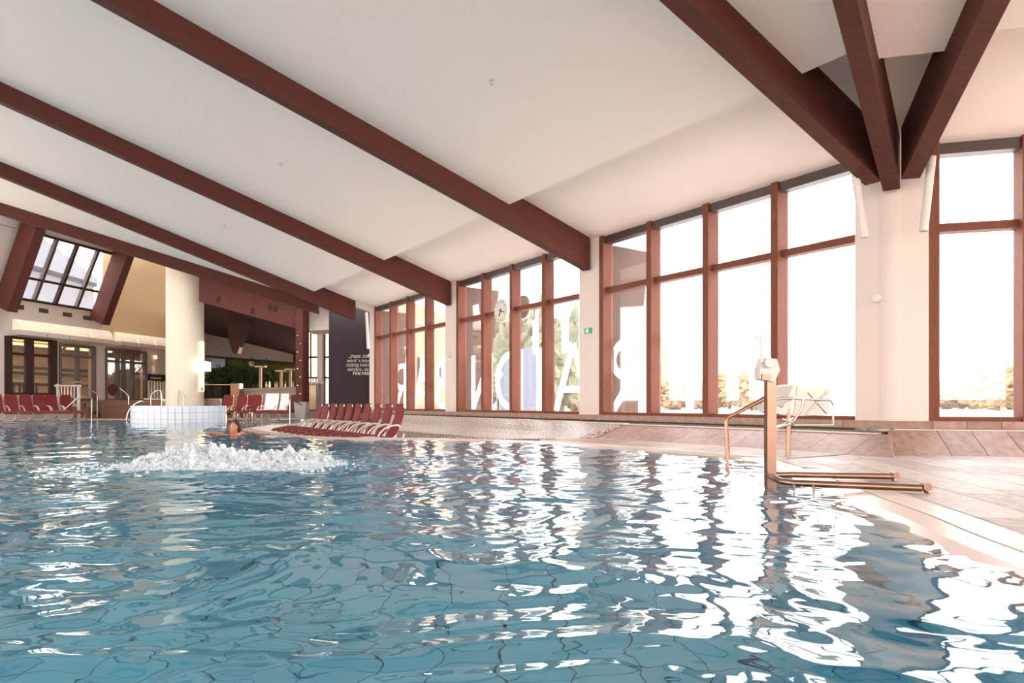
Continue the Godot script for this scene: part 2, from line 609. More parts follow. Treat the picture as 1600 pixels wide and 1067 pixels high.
func roof() -> void:
	var names := ["dark timber roof beam landing on the corner pier beside the sun", "longest diagonal brown roof beam ending between the clock's window bay and the near bay", "brown roof beam ending left of the clock's window bay", "brown roof beam ending at the dark purple wall with white writing"]
	for i in 4:
		var s: float = [4.98, 11.33, 17.58, 23.8][i]
		solo("roof_beam", beam_body(s, 0.36 if i == 0 else (0.6 if i == 3 else 0.06), 13.0, 0.0, 0.22), M.beam, W(s, 0, 3.5), names[i], "beam", "parallel roof beams")
	solo("valley_beam", beam_body(CORNER_FAR, 1.5, 13.0, 0.414, 0.24), M.beam, W(CORNER_FAR, 0, 3.5), "farthest brown roof beam at the left, slanting in front of the skylights", "beam", "valley beams")
	solo("valley_beam", beam_body(CORNER_NEAR - 0.02, 0.12, 13.0, -0.38, 0.2), M.beam, W(CORNER_NEAR, 0, 3.4), "middle of the three dark beams meeting at the corner pier", "beam", "valley beams")
	for i in 2:
		var u: float = [0.14, 6.2][i]
		var mb := MB.new()
		var p := []
		for y in [0.0, 0.95]:
			for q in [[u - 0.11, 0.34], [u - 0.11, 13.0], [u + 0.11, 13.0], [u + 0.11, 0.34]]:
				p.append(V(q[0], q[1], 3.47 + PITCH * q[1] + y))
		mb.hexa(p)
		solo("roof_beam", mb, M.beam, V(u, 0, 3.5), ["rightmost of the three dark beams meeting at the corner pier", "dark roof beam of the right wing, beyond the right edge"][i], "beam", "parallel roof beams")
	# ceiling panels, bay by bay
	var c := structure("ceiling", W(14, 5, 5))
	var tilt := func(a: Array, kind: int) -> MB:
		# a: outline in (s, t); kind 0 outer, 1 hanging inner panel
		var base := 4.15 if kind == 0 else 3.87
		var k := 0.317 if kind == 0 else PITCH
		var pts := []
		for q in a:
			pts.append(W(q[0], q[1], base + k * q[1]))
		var mb := MB.new()
		mb.prism(pts, Vector3.UP * (0.10 if kind == 0 else 0.24))
		return mb
	var vf := func(t: float) -> float: return CORNER_FAR + 0.414 * t
	var vn := func(t: float) -> float: return CORNER_NEAR - 0.38 * t
	for b in [[4.98, 11.33], [11.33, 17.58], [17.58, 23.8]]:
		part("ceiling_panel", tilt.call([[b[0], -0.28], [b[1], -0.28], [b[1], 2.4], [b[0], 2.4]], 0), M.ceiling, c)
		part("ceiling_panel", tilt.call([[b[0], 2.1], [b[1], 2.1], [b[1], 13.2], [b[0], 13.2]], 1), M.ceiling, c)
	part("ceiling_panel", tilt.call([[23.8, -0.4], [24.3, -0.4], [vf.call(2.4), 2.4], [23.8, 2.4]], 0), M.ceiling, c)
	part("ceiling_panel", tilt.call([[23.8, 2.1], [vf.call(2.1), 2.1], [vf.call(13.2), 13.2], [23.8, 13.2]], 1), M.ceiling, c)
	part("ceiling_panel", tilt.call([[4.98, -0.3], [4.98, 2.4], [vn.call(2.4), 2.4], [4.94, -0.3]], 0), M.ceiling, c)
	part("ceiling_panel", tilt.call([[4.98, 2.1], [4.98, 13.2], [vn.call(13.2), 13.2], [vn.call(2.1), 2.1]], 1), M.ceiling, c)
	var r := structure("ceiling_001", V(5, 5, 5))
	var tr := func(a: Array, kind: int) -> MB:
		var base := 4.15 if kind == 0 else 3.87
		var k := 0.317 if kind == 0 else PITCH
		var pts := []
		for q in a:
			pts.append(V(q[0], q[1], base + k * q[1]))
		var mb := MB.new()
		mb.prism(pts, Vector3.UP * (0.10 if kind == 0 else 0.24))
		return mb
	part("ceiling_panel", tr.call([[0.14, -0.3], [0.14, 2.4], [-0.45 * 2.4, 2.4], [0.0, -0.3]], 0), M.ceiling, r)
	part("ceiling_panel", tr.call([[0.14, 1.9], [0.14, 13.2], [-0.45 * 13.2, 13.2], [-0.45 * 1.9, 1.9]], 1), M.ceiling, r)
	for b in [[0.14, 6.2], [6.2, 13.9]]:
		part("ceiling_panel", tr.call([[b[0], -0.4], [b[1], -0.4], [b[1], 2.4], [b[0], 2.4]], 0), M.ceiling, r)
		part("ceiling_panel", tr.call([[b[0], 2.1], [b[1], 2.1], [b[1], 13.2], [b[0], 13.2]], 1), M.ceiling, r)
	# the flat middle of the roof
	var mb := MB.new()
	mb.box(Vector3(-3.5, 8.6, 6.2), Vector3(46, 0.3, 24))
	mb.prism([Vector3(-26.4, 8.35, -5), Vector3(-7.2, 8.35, -5), Vector3(-18.9, 8.35, -23), Vector3(-18.9, 8.35, -27.5), Vector3(-26.4, 8.35, -27.5)], Vector3.UP * 0.3)
	shell("ceiling_002", mb, M.ceiling)
	# sprinklers
	var spr := [[870, 190], [394, 478], [615, 338], [484, 413]]
	for i in 3:
		var q: Array = [[14.6, 5.6], [20.6, 5.6], [8.3, 4.3]][i]
		var at := W(q[0], q[1], 3.87 + PITCH * q[1])
		var m2 := MB.new()
		m2.lathe(at, [[0.0, -0.07], [0.03, -0.065], [0.012, -0.05], [0.012, -0.015], [0.045, -0.01], [0.045, 0.0]], 12)
		solo("ceiling_sprinkler", m2, M.white_plastic, at - Vector3.UP * 0.07, ["small ceiling sprinkler in the second bay of the sloping ceiling", "small ceiling sprinkler in the farthest bay of the sloping ceiling", "small ceiling sprinkler in the nearest bay of the sloping ceiling"][i], "sprinkler", "ceiling sprinklers")

# ---------------------------------------------------------------- pool
var shore := PackedVector2Array()
func shoreline() -> void:
	# (x, depth) of the water's edge, right side first
	var key := [Vector2(1.55, -6), Vector2(1.62, -2), Vector2(1.75, 1.0), Vector2(1.93, 2.58), Vector2(2.04, 3.36), Vector2(2.18, 4.0), Vector2(2.31, 4.8), Vector2(2.44, 5.46), Vector2(2.58, 6.3), Vector2(2.72, 7.2), Vector2(2.78, 8.0), Vector2(2.6, 8.9), Vector2(1.92, 9.9), Vector2(0.78, 11.2), Vector2(-0.4, 12.05), Vector2(-1.3, 12.45), Vector2(-2.2, 12.66), Vector2(-3.2, 12.85), Vector2(-4.2, 13.5), Vector2(-5.3, 14.8), Vector2(-6.2, 16.2), Vector2(-7.0, 17.7), Vector2(-7.35, 19.2), Vector2(-7.2, 21.0), Vector2(-6.9, 22.7), Vector2(-6.7, 25), Vector2(-8.2, 27.2), Vector2(-9.5, 28.2), Vector2(-13.6, 28.6), Vector2(-16.6, 27.4), Vector2(-17.6, 25.6), Vector2(-18.6, 23.6), Vector2(-19.5, 20)]
	for i in key.size() - 1:
		var p0: Vector2 = key[maxi(i - 1, 0)]
		var p3: Vector2 = key[mini(i + 2, key.size() - 1)]
		for j in 5:
			shore.append(key[i].cubic_interpolate(key[i + 1], p0, p3, j / 5.0))
	shore.append(key[-1])

func g(p: Vector2, y: float) -> Vector3:
	return Vector3(p.x, y, -p.y)

func offset(i: int, d: float) -> Vector2:
	var a := shore[maxi(i - 1, 0)]
	var b := shore[mini(i + 1, shore.size() - 1)]
	var t := (b - a).normalized()
	return shore[i] + Vector2(t.y, -t.x) * d

func pool() -> void:
	shoreline()
	var poly := shore.duplicate()
	poly.append(Vector2(-19.5, -6))
	# basin: bed, tiles and side
	var basin := structure("pool_basin", Vector3(-8, -1.4, -10))
	var mb := MB.new()
	mb.box(Vector3(-8.5, -1.44, -11), Vector3(26, 0.1, 37))
	part("bed", mb, M.pool_grout, basin)
	mb = MB.new()
	var rows := []
	for i in shore.size():
		rows.append([g(offset(i, 0.02), 0.0 - 0.06), g(offset(i, 0.02), -1.4)])
	mb.sweep(rows)
	part("side_wall", mb, M.pool_tile, basin)
	var tile := MB.new()
	tile.box(Vector3.ZERO, Vector3(0.291, 0.02, 0.291))
	var tm := tile.mesh()
	var spots := []
	for ix in range(-64, 10):
		for iz in range(2, 95):
			var p := Vector2(ix * 0.3 + 0.1, iz * 0.3 - 0.4)
			if Geometry2D.is_point_in_polygon(p, poly):
				var ahead := p.y * 0.75 > absf(p.x) - 0.6 and p.y > 1.8
				spots.append([p.length() + (0.0 if ahead else 100.0), p])
	spots.sort_custom(func(a, b): return a[0] < b[0])
	var rest := []
	for i in spots.size():
		var at := g(spots[i][1], -1.38)
		if i < 300:
			var o := MeshInstance3D.new()
			o.name = "tile"
			o.mesh = tm
			o.material_override = M.pool_tile if rng.randf() < 0.6 else M.pool_tile_b
			o.position = at - basin.position
			basin.add_child(o, true)
		else:
			rest.append(at - basin.position)
	var mm := MultiMesh.new()
	mm.transform_format = MultiMesh.TRANSFORM_3D
	mm.mesh = tm
	mm.instance_count = rest.size()
	for i in rest.size():
		mm.set_instance_transform(i, Transform3D(Basis.IDENTITY, rest[i]))
	var mi := MultiMeshInstance3D.new()
	mi.name = "far_tiles"
	mi.multimesh = mm
	mi.material_override = M.pool_tile
	mi.set_meta("kind", "stuff")
	basin.add_child(mi)
	# water: a grid of real waves
	var xs := []
	var x := -20.0
	while x < 3.2:
		xs.append(x)
		x += 0.14 if x < -8.5 else (0.07 if x < -5 else (0.04 if x < -2.5 else 0.03))
	var zs := []
	var z := -5.0
	while z < 30.0:
		zs.append(z)
		z += 0.25 if z < 1.0 else (0.027 if z < 6 else (0.045 if z < 10 else (0.07 if z < 14 else 0.14)))
	var n1 := FastNoiseLite.new()
	n1.seed = 7
	n1.noise_type = FastNoiseLite.TYPE_SIMPLEX_SMOOTH
	n1.fractal_type = FastNoiseLite.FRACTAL_NONE
	n1.frequency = 1.0
	var grown := Geometry2D.offset_polygon(poly, 0.22)[0]
	var wv := PackedVector3Array()
	var wn := PackedVector3Array()
	var wi := PackedInt32Array()
	var hs := PackedFloat32Array()
	var nx := xs.size()
	var nz := zs.size()
	hs.resize(nx * nz)
	for j in nz:
		for i in nx:
			var px: float = xs[i]
			var pz: float = zs[j]
			# crests run mostly across the view; wavelets bend the slow swell
			var bx := px + 0.35 * n1.get_noise_2d(px * 0.5 + 40, pz * 0.5)
			var bz := pz + 0.35 * n1.get_noise_2d(px * 0.5, pz * 0.5 + 70)
			var h := 0.013 * n1.get_noise_2d(bx * 0.7, bz * 1.0) + 0.0085 * n1.get_noise_2d(bx * 1.7 + 9, bz * 2.3) + 0.0044 * n1.get_noise_2d(bx * 4.0, bz * 5.2 + 31) + 0.0013 * n1.get_noise_2d(bx * 9.0 + 5, bz * 11.0)
			var near := exp(-(pow((px + 3.0) / 2.2, 2) + pow((pz - 7.4) / 1.6, 2)))
			h += near * 0.02 * n1.get_noise_2d(px * 4 + 3, pz * 5)
			hs[j * nx + i] = h
			wv.append(Vector3(px, WATER + h, -pz))
	for j in nz:
		for i in nx:
			var i0 := maxi(i - 1, 0)
			var i1 := mini(i + 1, nx - 1)
			var j0 := maxi(j - 1, 0)
			var j1 := mini(j + 1, nz - 1)
			var dx: float = (hs[j * nx + i1] - hs[j * nx + i0]) / (xs[i1] - xs[i0])
			var dz: float = (hs[j1 * nx + i] - hs[j0 * nx + i]) / (zs[j1] - zs[j0])
			wn.append(Vector3(-dx, 1, dz).normalized())
	for j in nz - 1:
		for i in nx - 1:
			if Geometry2D.is_point_in_polygon(Vector2((xs[i] + xs[i + 1]) / 2, (zs[j] + zs[j + 1]) / 2), grown):
				var a := j * nx + i
				wi.append_array([a, a + nx, a + 1, a + 1, a + nx, a + nx + 1])
	var arr := []
	arr.resize(Mesh.ARRAY_MAX)
	arr[Mesh.ARRAY_VERTEX] = wv
	arr[Mesh.ARRAY_NORMAL] = wn
	arr[Mesh.ARRAY_INDEX] = wi
	var wm := ArrayMesh.new()
	wm.add_surface_from_arrays(Mesh.PRIMITIVE_TRIANGLES, arr)
	var water := MeshInstance3D.new()
	water.name = "pool_water"
	water.mesh = wm
	water.material_override = M.water
	add_child(water)
	tag(water, "rippling turquoise water filling the indoor pool", "water", "", "stuff")

func in_sunken(p: Vector2) -> bool:
	return p.x < -1.2 and p.y > 12 and p.x > -8

func deck() -> void:
	# rim all round, then gutter grate and tiles on the right
	var rim := structure("trim_3", Vector3(0, 0, -6))
	var mb := MB.new()
	var rows := []
	for i in shore.size():
		rows.append([g(offset(i, -0.02), -0.4), g(offset(i, 0.0), -0.034), g(offset(i, 0.10), -0.012), g(offset(i, 0.24), 0.0), g(offset(i, 0.26), -0.5)])
	mb.sweep(rows)
	part("overflow_rim", mb, M.rim, rim)
	# gutter grate on the right shore: bars across a channel
	var gr := thing("gutter_grate", g(Vector2(2.3, 4), 0.0), "pale overflow gutter grate along the right pool edge", "grate")
	mb = MB.new()
	rows = []
	var last := 0
	for i in shore.size():
		if shore[i].y > 0.6 and shore[i].y < 7.0 and shore[i].x > 1:
			rows.append([g(offset(i, 0.26), -0.02), g(offset(i, 0.46), -0.02)])
			last = i
	mb.sweep(rows)
	part("channel", mb, M.grout, gr)
	mb = MB.new()
	for i in last:
		if shore[i].y < 0.6 or shore[i].x < 1:
			continue
		var a0 := offset(i, 0.255)
		var a1 := offset(i + 1, 0.255)
		var b0 := offset(i, 0.465)
		var b1 := offset(i + 1, 0.465)
		var cnt := int(ceil(shore[i].distance_to(shore[i + 1]) / 0.022))
		for k in cnt:
			var p := a0.lerp(a1, (k + 0.5) / cnt)
			var q := b0.lerp(b1, (k + 0.5) / cnt)
			bar(mb, g(p, -0.005), g(q, -0.005), 0.012, 0.012)
	var bars := part("grate_bars", mb, M.rim, gr)
	bars.set_meta("kind", "stuff")
	# deck slab (grout) right and under the benches
	var slab := structure("floor", Vector3(4, 0, -5))
	mb = MB.new()
	var poly := []
	for i in range(0, shore.size()):
		if shore[i].x > -1.0 and shore[i].y < 12.4:
			poly.append(g(offset(i, 0.25), -0.014))
	poly.append(W(9.6, 0.0, -0.014))
	poly.append(W(CORNER_NEAR, 0.0, -0.014))
	poly.append(V(13.6, 0.0, -0.014))
	poly.append(V(13.6, 22.0, -0.014))
	mb.prism(poly, Vector3.DOWN * 0.5)
	part("screed", mb, M.grout, slab)
	# tiles laid in running bond parallel to the pool edge
	var e1 := Vector2(0.19, 0.982).normalized()
	var e2 := Vector2(0.982, -0.19).normalized()
	var inside := PackedVector2Array()
	for q in poly:
		inside.append(Vector2(q.x, -q.z))
	var lim := Geometry2D.offset_polygon(inside, -0.0)[0]
	var cut_at := 0.0
	var idx := 0
	var far := MB.new()
	var wall_line := PackedVector2Array([Vector2(-3, -9), Vector2(3.5, 9.35), Vector2(4.9, 8.85), Vector2(18.2, 5.3), Vector2(14, -12)])
	var dz := deck_zone()
	for r in range(-6, 40):
		for k in range(-12, 18):
			var off := 0.3 if r % 2 else 0.0
			var c0 := Vector2(1.05, -0.5) + e2 * (r * 0.36 + 1.1) + e1 * (k * 0.72 + off)
			# right of the gutter, left of the sloping wall tiles
			var a := c0
			var b := c0 + e2 * 0.352 + e1 * 0.712
			var corners := [c0, c0 + e2 * 0.352, b, c0 + e1 * 0.712]
			var tile := PackedVector2Array(corners)
			var parts2 := Geometry2D.intersect_polygons(tile, dz)
			for pz in parts2:
				var pts := []
				for q in pz:
					pts.append(g(q, -0.013))
				if pts.size() < 3:
					continue
				var m2 := MB.new()
				m2.prism(pts, Vector3.UP * 0.013)
				var vis: bool = c0.y > 1.0 and c0.x < c0.y * 0.85 + 0.5
				if vis and idx < 290:
					part("tile", m2, M.deck_a if rng.randf() < 0.55 else M.deck_b, slab)
					idx += 1
				else:
					far.prism(pts, Vector3.UP * 0.013)
	var rest := part("further_tiles", far, M.deck_a, slab)
	rest.set_meta("kind", "stuff")

func deck_zone() -> PackedVector2Array:
	var z := PackedVector2Array()
	for i in shore.size():
		if shore[i].x > 1.0 and shore[i].y < 9.0:
			z.append(offset(i, 0.47 if shore[i].y < 7.0 else 0.26))
	var a := W(5.4, 2.38, 0)
	z.append(Vector2(a.x, -a.z))
	a = W(4.88, 2.38, 0)
	z.append(Vector2(a.x, -a.z))
	a = W(4.88, 1.15, 0)
	z.append(Vector2(a.x, -a.z))
	a = W(4.6, 0.8, 0)
	z.append(Vector2(a.x, -a.z))
	a = V(0.3, 0.72, 0)
	z.append(Vector2(a.x, -a.z))
	a = V(13.5, 0.72, 0)
	z.append(Vector2(a.x, -a.z))
	a = V(13.5, 18, 0)
	z.append(Vector2(a.x, -a.z))
	return z

# ---------------------------------------------------------------- loungers
func ribbon(pts: Array, wide: float, thick: float) -> MB:
	# pts in the x-y plane, foot to head; a sling of that width along z
	var mb := MB.new()
	var prev := []
	for i in pts.size():
		var p: Vector2 = pts[i]
		var d: Vector2 = (pts[mini(i + 1, pts.size() - 1)] - pts[maxi(i - 1, 0)]).normalized()
		var nn := Vector2(-d.y, d.x) * thick / 2
		var h := wide / 2 * (0.86 if i == 0 or i == pts.size() - 1 else 1.0)
		var ring := [Vector3(p.x - nn.x, p.y - nn.y, -h), Vector3(p.x - nn.x, p.y - nn.y, h), Vector3(p.x + nn.x, p.y + nn.y, h), Vector3(p.x + nn.x, p.y + nn.y, -h)]
		if i > 0:
			for k in 4:
				var q := (k + 1) % 4
				mb.quad(prev[k], prev[q], ring[q], ring[k])
		else:
			mb.quad(ring[0], ring[1], ring[2], ring[3])
		prev = ring
	mb.quad(prev[3], prev[2], prev[1], prev[0])
	return mb

var seat_line := [Vector2(-0.98, 0.27), Vector2(-0.9, 0.31), Vector2(-0.6, 0.36), Vector2(-0.35, 0.36), Vector2(-0.1, 0.31), Vector2(0.04, 0.30)]
var back_line := [Vector2(0.04, 0.30), Vector2(0.10, 0.38), Vector2(0.18, 0.53), Vector2(0.245, 0.70), Vector2(0.28, 0.87), Vector2(0.29, 0.99)]

func make_lounger(label: String, group: String) -> Node3D:
	var o := thing("sun_lounger", Vector3.ZERO, label, "lounger", group)
	part("seat", ribbon(seat_line, 0.46, 0.035), M.red, o)
	part("backrest", ribbon(back_line, 0.42, 0.035), M.red, o)
	for e in [-0.72, 0.2]:
		var mb := MB.new()
		var lean := 0.12 if e < 0 else -0.08
		var top := 0.33 if e < 0 else 0.38
		mb.tube([Vector3(e - lean, top, -0.22), Vector3(e - lean * 0.3, 0.12, -0.21), Vector3(e, 0.04, -0.18), Vector3(e, 0.018, -0.13), Vector3(e, 0.018, 0.13), Vector3(e, 0.04, 0.18), Vector3(e - lean * 0.3, 0.12, 0.21), Vector3(e - lean, top, 0.22)], 0.018, 8)
		part("leg", mb, M.lounger_tube, o)
	for side in [-1, 1]:
		var mb := MB.new()
		mb.tube([Vector3(0.19, 0.52, 0.22 * side), Vector3(0.14, 0.56, 0.25 * side), Vector3(0.02, 0.55, 0.26 * side), Vector3(-0.14, 0.50, 0.25 * side), Vector3(-0.24, 0.40, 0.24 * side), Vector3(-0.27, 0.33, 0.22 * side)], 0.018, 8)
		part("armrest", mb, M.lounger_tube, o)
	for side in [-1, 1]:
		var mb := MB.new()
		var line := []
		for p in seat_line + back_line.slice(1):
			line.append(Vector3(p.x, p.y - 0.025, 0.19 * side))
		mb.tube(line, 0.011, 6)
		part("side_rail", mb, M.lounger_tube, o)
	return o

func put_lounger(proto: Node3D, first: bool, at: Vector3, foot: Vector2, label: String, group: String) -> Node3D:
	# foot: where the foot end points, as (x, depth)
	var o: Node3D = proto
	if not first:
		o = proto.duplicate()
		o.name = numbered("sun_lounger")
		add_child(o)
	o.position = at
	var d := Vector3(-foot.x, 0, foot.y).normalized()
	o.basis = Basis(d, Vector3.UP, d.cross(Vector3.UP))
	tag(o, label, "lounger", group)
	return o

func ordinal(i: int) -> String:
	return ["first", "second", "third", "fourth", "fifth", "sixth", "seventh", "eighth", "ninth", "tenth"][i]

func loungers() -> void:
	var proto := make_lounger("red sun lounger", "x")
	for i in 10:
		var k := i / 9.0
		var c := Vector2(-5.6, 18.9).lerp(Vector2(-2.55, 13.95), k)
		put_lounger(proto, i == 0, g(c, -0.35), Vector2(-0.86, -0.50), "red sun lounger in the row behind the white rim, %s from the left" % ordinal(i) if i < 9 else "red sun lounger nearest the windows at the right end of the row behind the rim", "red loungers behind the white rim")
	# far left row: seen from the foot end
	for i in 6:
		var x: float = [-2, 22, 45, 66, 85, 108][i]
		var z: float = 25.0 + i * 0.45
		var at := P(x, 600, z)
		put_lounger(proto, false, Vector3(at.x, 0, at.z), Vector2(0.84, -0.51), ["red lounger cut by the left edge of the picture", "red lounger second from the left edge under the brown café window", "red lounger third from the left edge under the brown café window", "red lounger fourth from the left edge under the brown café window", "red lounger just left of the white railing post", "red lounger half hidden behind the diagonal handrail and white railing"][i], "red loungers below the café window")
	var names := ["red lounger right beside the round white-tiled wall", "red lounger second from the round white-tiled wall", "red lounger third from the round white-tiled wall", "red lounger under the larger white towel", "red lounger under the narrow white towel", "red lounger half hidden by the brown timber post", "rear red lounger showing behind the third one by the bar"]
	for i in 7:
		var x: float = [352, 374, 397, 421, 441, 458, 387][i]
		var z := 27.4 if i < 6 else 28.9
		var at := P(x, 600, z)
		var o := put_lounger(proto, false, Vector3(at.x, 0, at.z), Vector2(-0.1, -1.0), names[i], "red loungers in front of the bar")
		if i == 3 or i == 4:
			var line := []
			for p in (seat_line.slice(2) + back_line.slice(1) if i == 3 else seat_line.slice(3) + back_line.slice(1)):
				line.append(p + Vector2(-0.02, 0.035))
			line.append(Vector2(0.31, 1.04))
			line.append(Vector2(0.37, 0.98))
			line.append(Vector2(0.36, 0.6 if i == 3 else 0.8))
			var w := ribbon(line, 0.56 if i == 3 else 0.36, 0.02)
			var tw := MeshInstance3D.new()
			tw.mesh = w.mesh()
			tw.material_override = M.towel
			tw.name = numbered("towel")
			add_child(tw)
			tw.transform = o.transform
			tag(tw, "large white towel draped over a lounger and its armrest" if i == 3 else "narrow white towel hanging over a lounger backrest", "towel", "white towels on the loungers")

# ---------------------------------------------------------------- sunken lounger basin and far deck
func far_floor() -> void:
	var pts := []
	for i in shore.size():
		if shore[i].x < -0.6 and shore[i].y > 12.0 and shore[i].y < 24.8 and shore[i].x > -7.6:
			pts.append(g(offset(i, 0.2), -0.35))
	pts.append(W(21.0, 1.0, -0.35))
	pts.append(W(10.5, 1.0, -0.35))
	var mb := MB.new()
	mb.prism(pts, Vector3.DOWN * 0.2)
	shell("floor_001", mb, M.white_tile)
	mb = MB.new()
	mb.prism([W(20.7, 2.2, -0.01), W(20.7, 0, -0.01), W(24.4, 0, -0.01), Vector3(-5.6, -0.01, -26.2), Vector3(-8, -0.01, -27.2), Vector3(-6.65, -0.01, -25.0), W(21.6, 4.0, -0.01)], Vector3.DOWN * 0.5)
	shell("floor_002", mb, M.deck_a)
	pts = []
	for i in shore.size():
		if shore[i].y > 20 and shore[i].x < -7.5:
			pts.append(g(offset(i, 0.2), 0.0))
	pts.append(Vector3(-25, 0, -20))
	pts.append(Vector3(-25, 0, -41))
	pts.append(Vector3(-3, 0, -41))
	pts.append(Vector3(-5.6, 0, -26))
	pts.append(Vector3(-7.0, 0, -26.4))
	mb = MB.new()
	mb.prism(pts, Vector3.DOWN * 0.5)
	shell("floor_003", mb, M.bench_tile)
	# behind the camera and on the left
	mb = MB.new()
	mb.box(Vector3(-22.2, -0.25, 0.0), Vector3(5.4, 0.5, 40))
	mb.box(Vector3(-4, -0.25, 11.9), Vector3(45, 0.5, 12))
	shell("floor_004", mb, M.deck_a)

# ---------------------------------------------------------------- café side
func fline(x: float) -> float:
	var r := (x - 800.0) / 1067.0
	return (-19.8 - 27.0 * r) / (0.9754 * r - 0.2206)

func F(a: float, h: float, off: float) -> Vector3:
	return Vector3(-19.8 + 0.2206 * a + 0.9754 * off, h, -(27.0 + 0.9754 * a - 0.2206 * off))

func fbox(mb: MB, a0: float, a1: float, h0: float, h1: float, o0: float, o1: float) -> void:
	mb.hexa([F(a0, h0, o0), F(a1, h0, o0), F(a1, h0, o1), F(a0, h0, o1), F(a0, h1, o0), F(a1, h1, o0), F(a1, h1, o1), F(a0, h1, o1)])

func opening(called: String, label: String, x0: float, x1: float, h0: float, h1: float, splits: Array, rails: Array, m: Material, wide: float) -> void:
	# glazed front on the café wall; splits and rails as pixel columns and heights
	var o := structure(called, F(fline((x0 + x1) / 2), h0, 0))
	o.set_meta("label", label)
	var cols := [x0] + splits + [x1]
	for c in cols:
		var mb := MB.new()
		var a := fline(c)
		fbox(mb, a - wide / 2, a + wide / 2, h0, h1, -0.12, 0.08)
		part("post", mb, m, o)
	for r in [h0 + 0.03] + rails + [h1 - 0.03]:
		var mb := MB.new()
		fbox(mb, fline(x0), fline(x1), r - 0.05, r + 0.05, -0.1, 0.05)
		part("rail", mb, m, o)
	for i in cols.size() - 1:
		var mb := MB.new()
		fbox(mb, fline(cols[i]) + wide / 2, fline(cols[i + 1]) - wide / 2, h0, h1, -0.03, -0.018)
		part("pane", mb, M.pane, o)

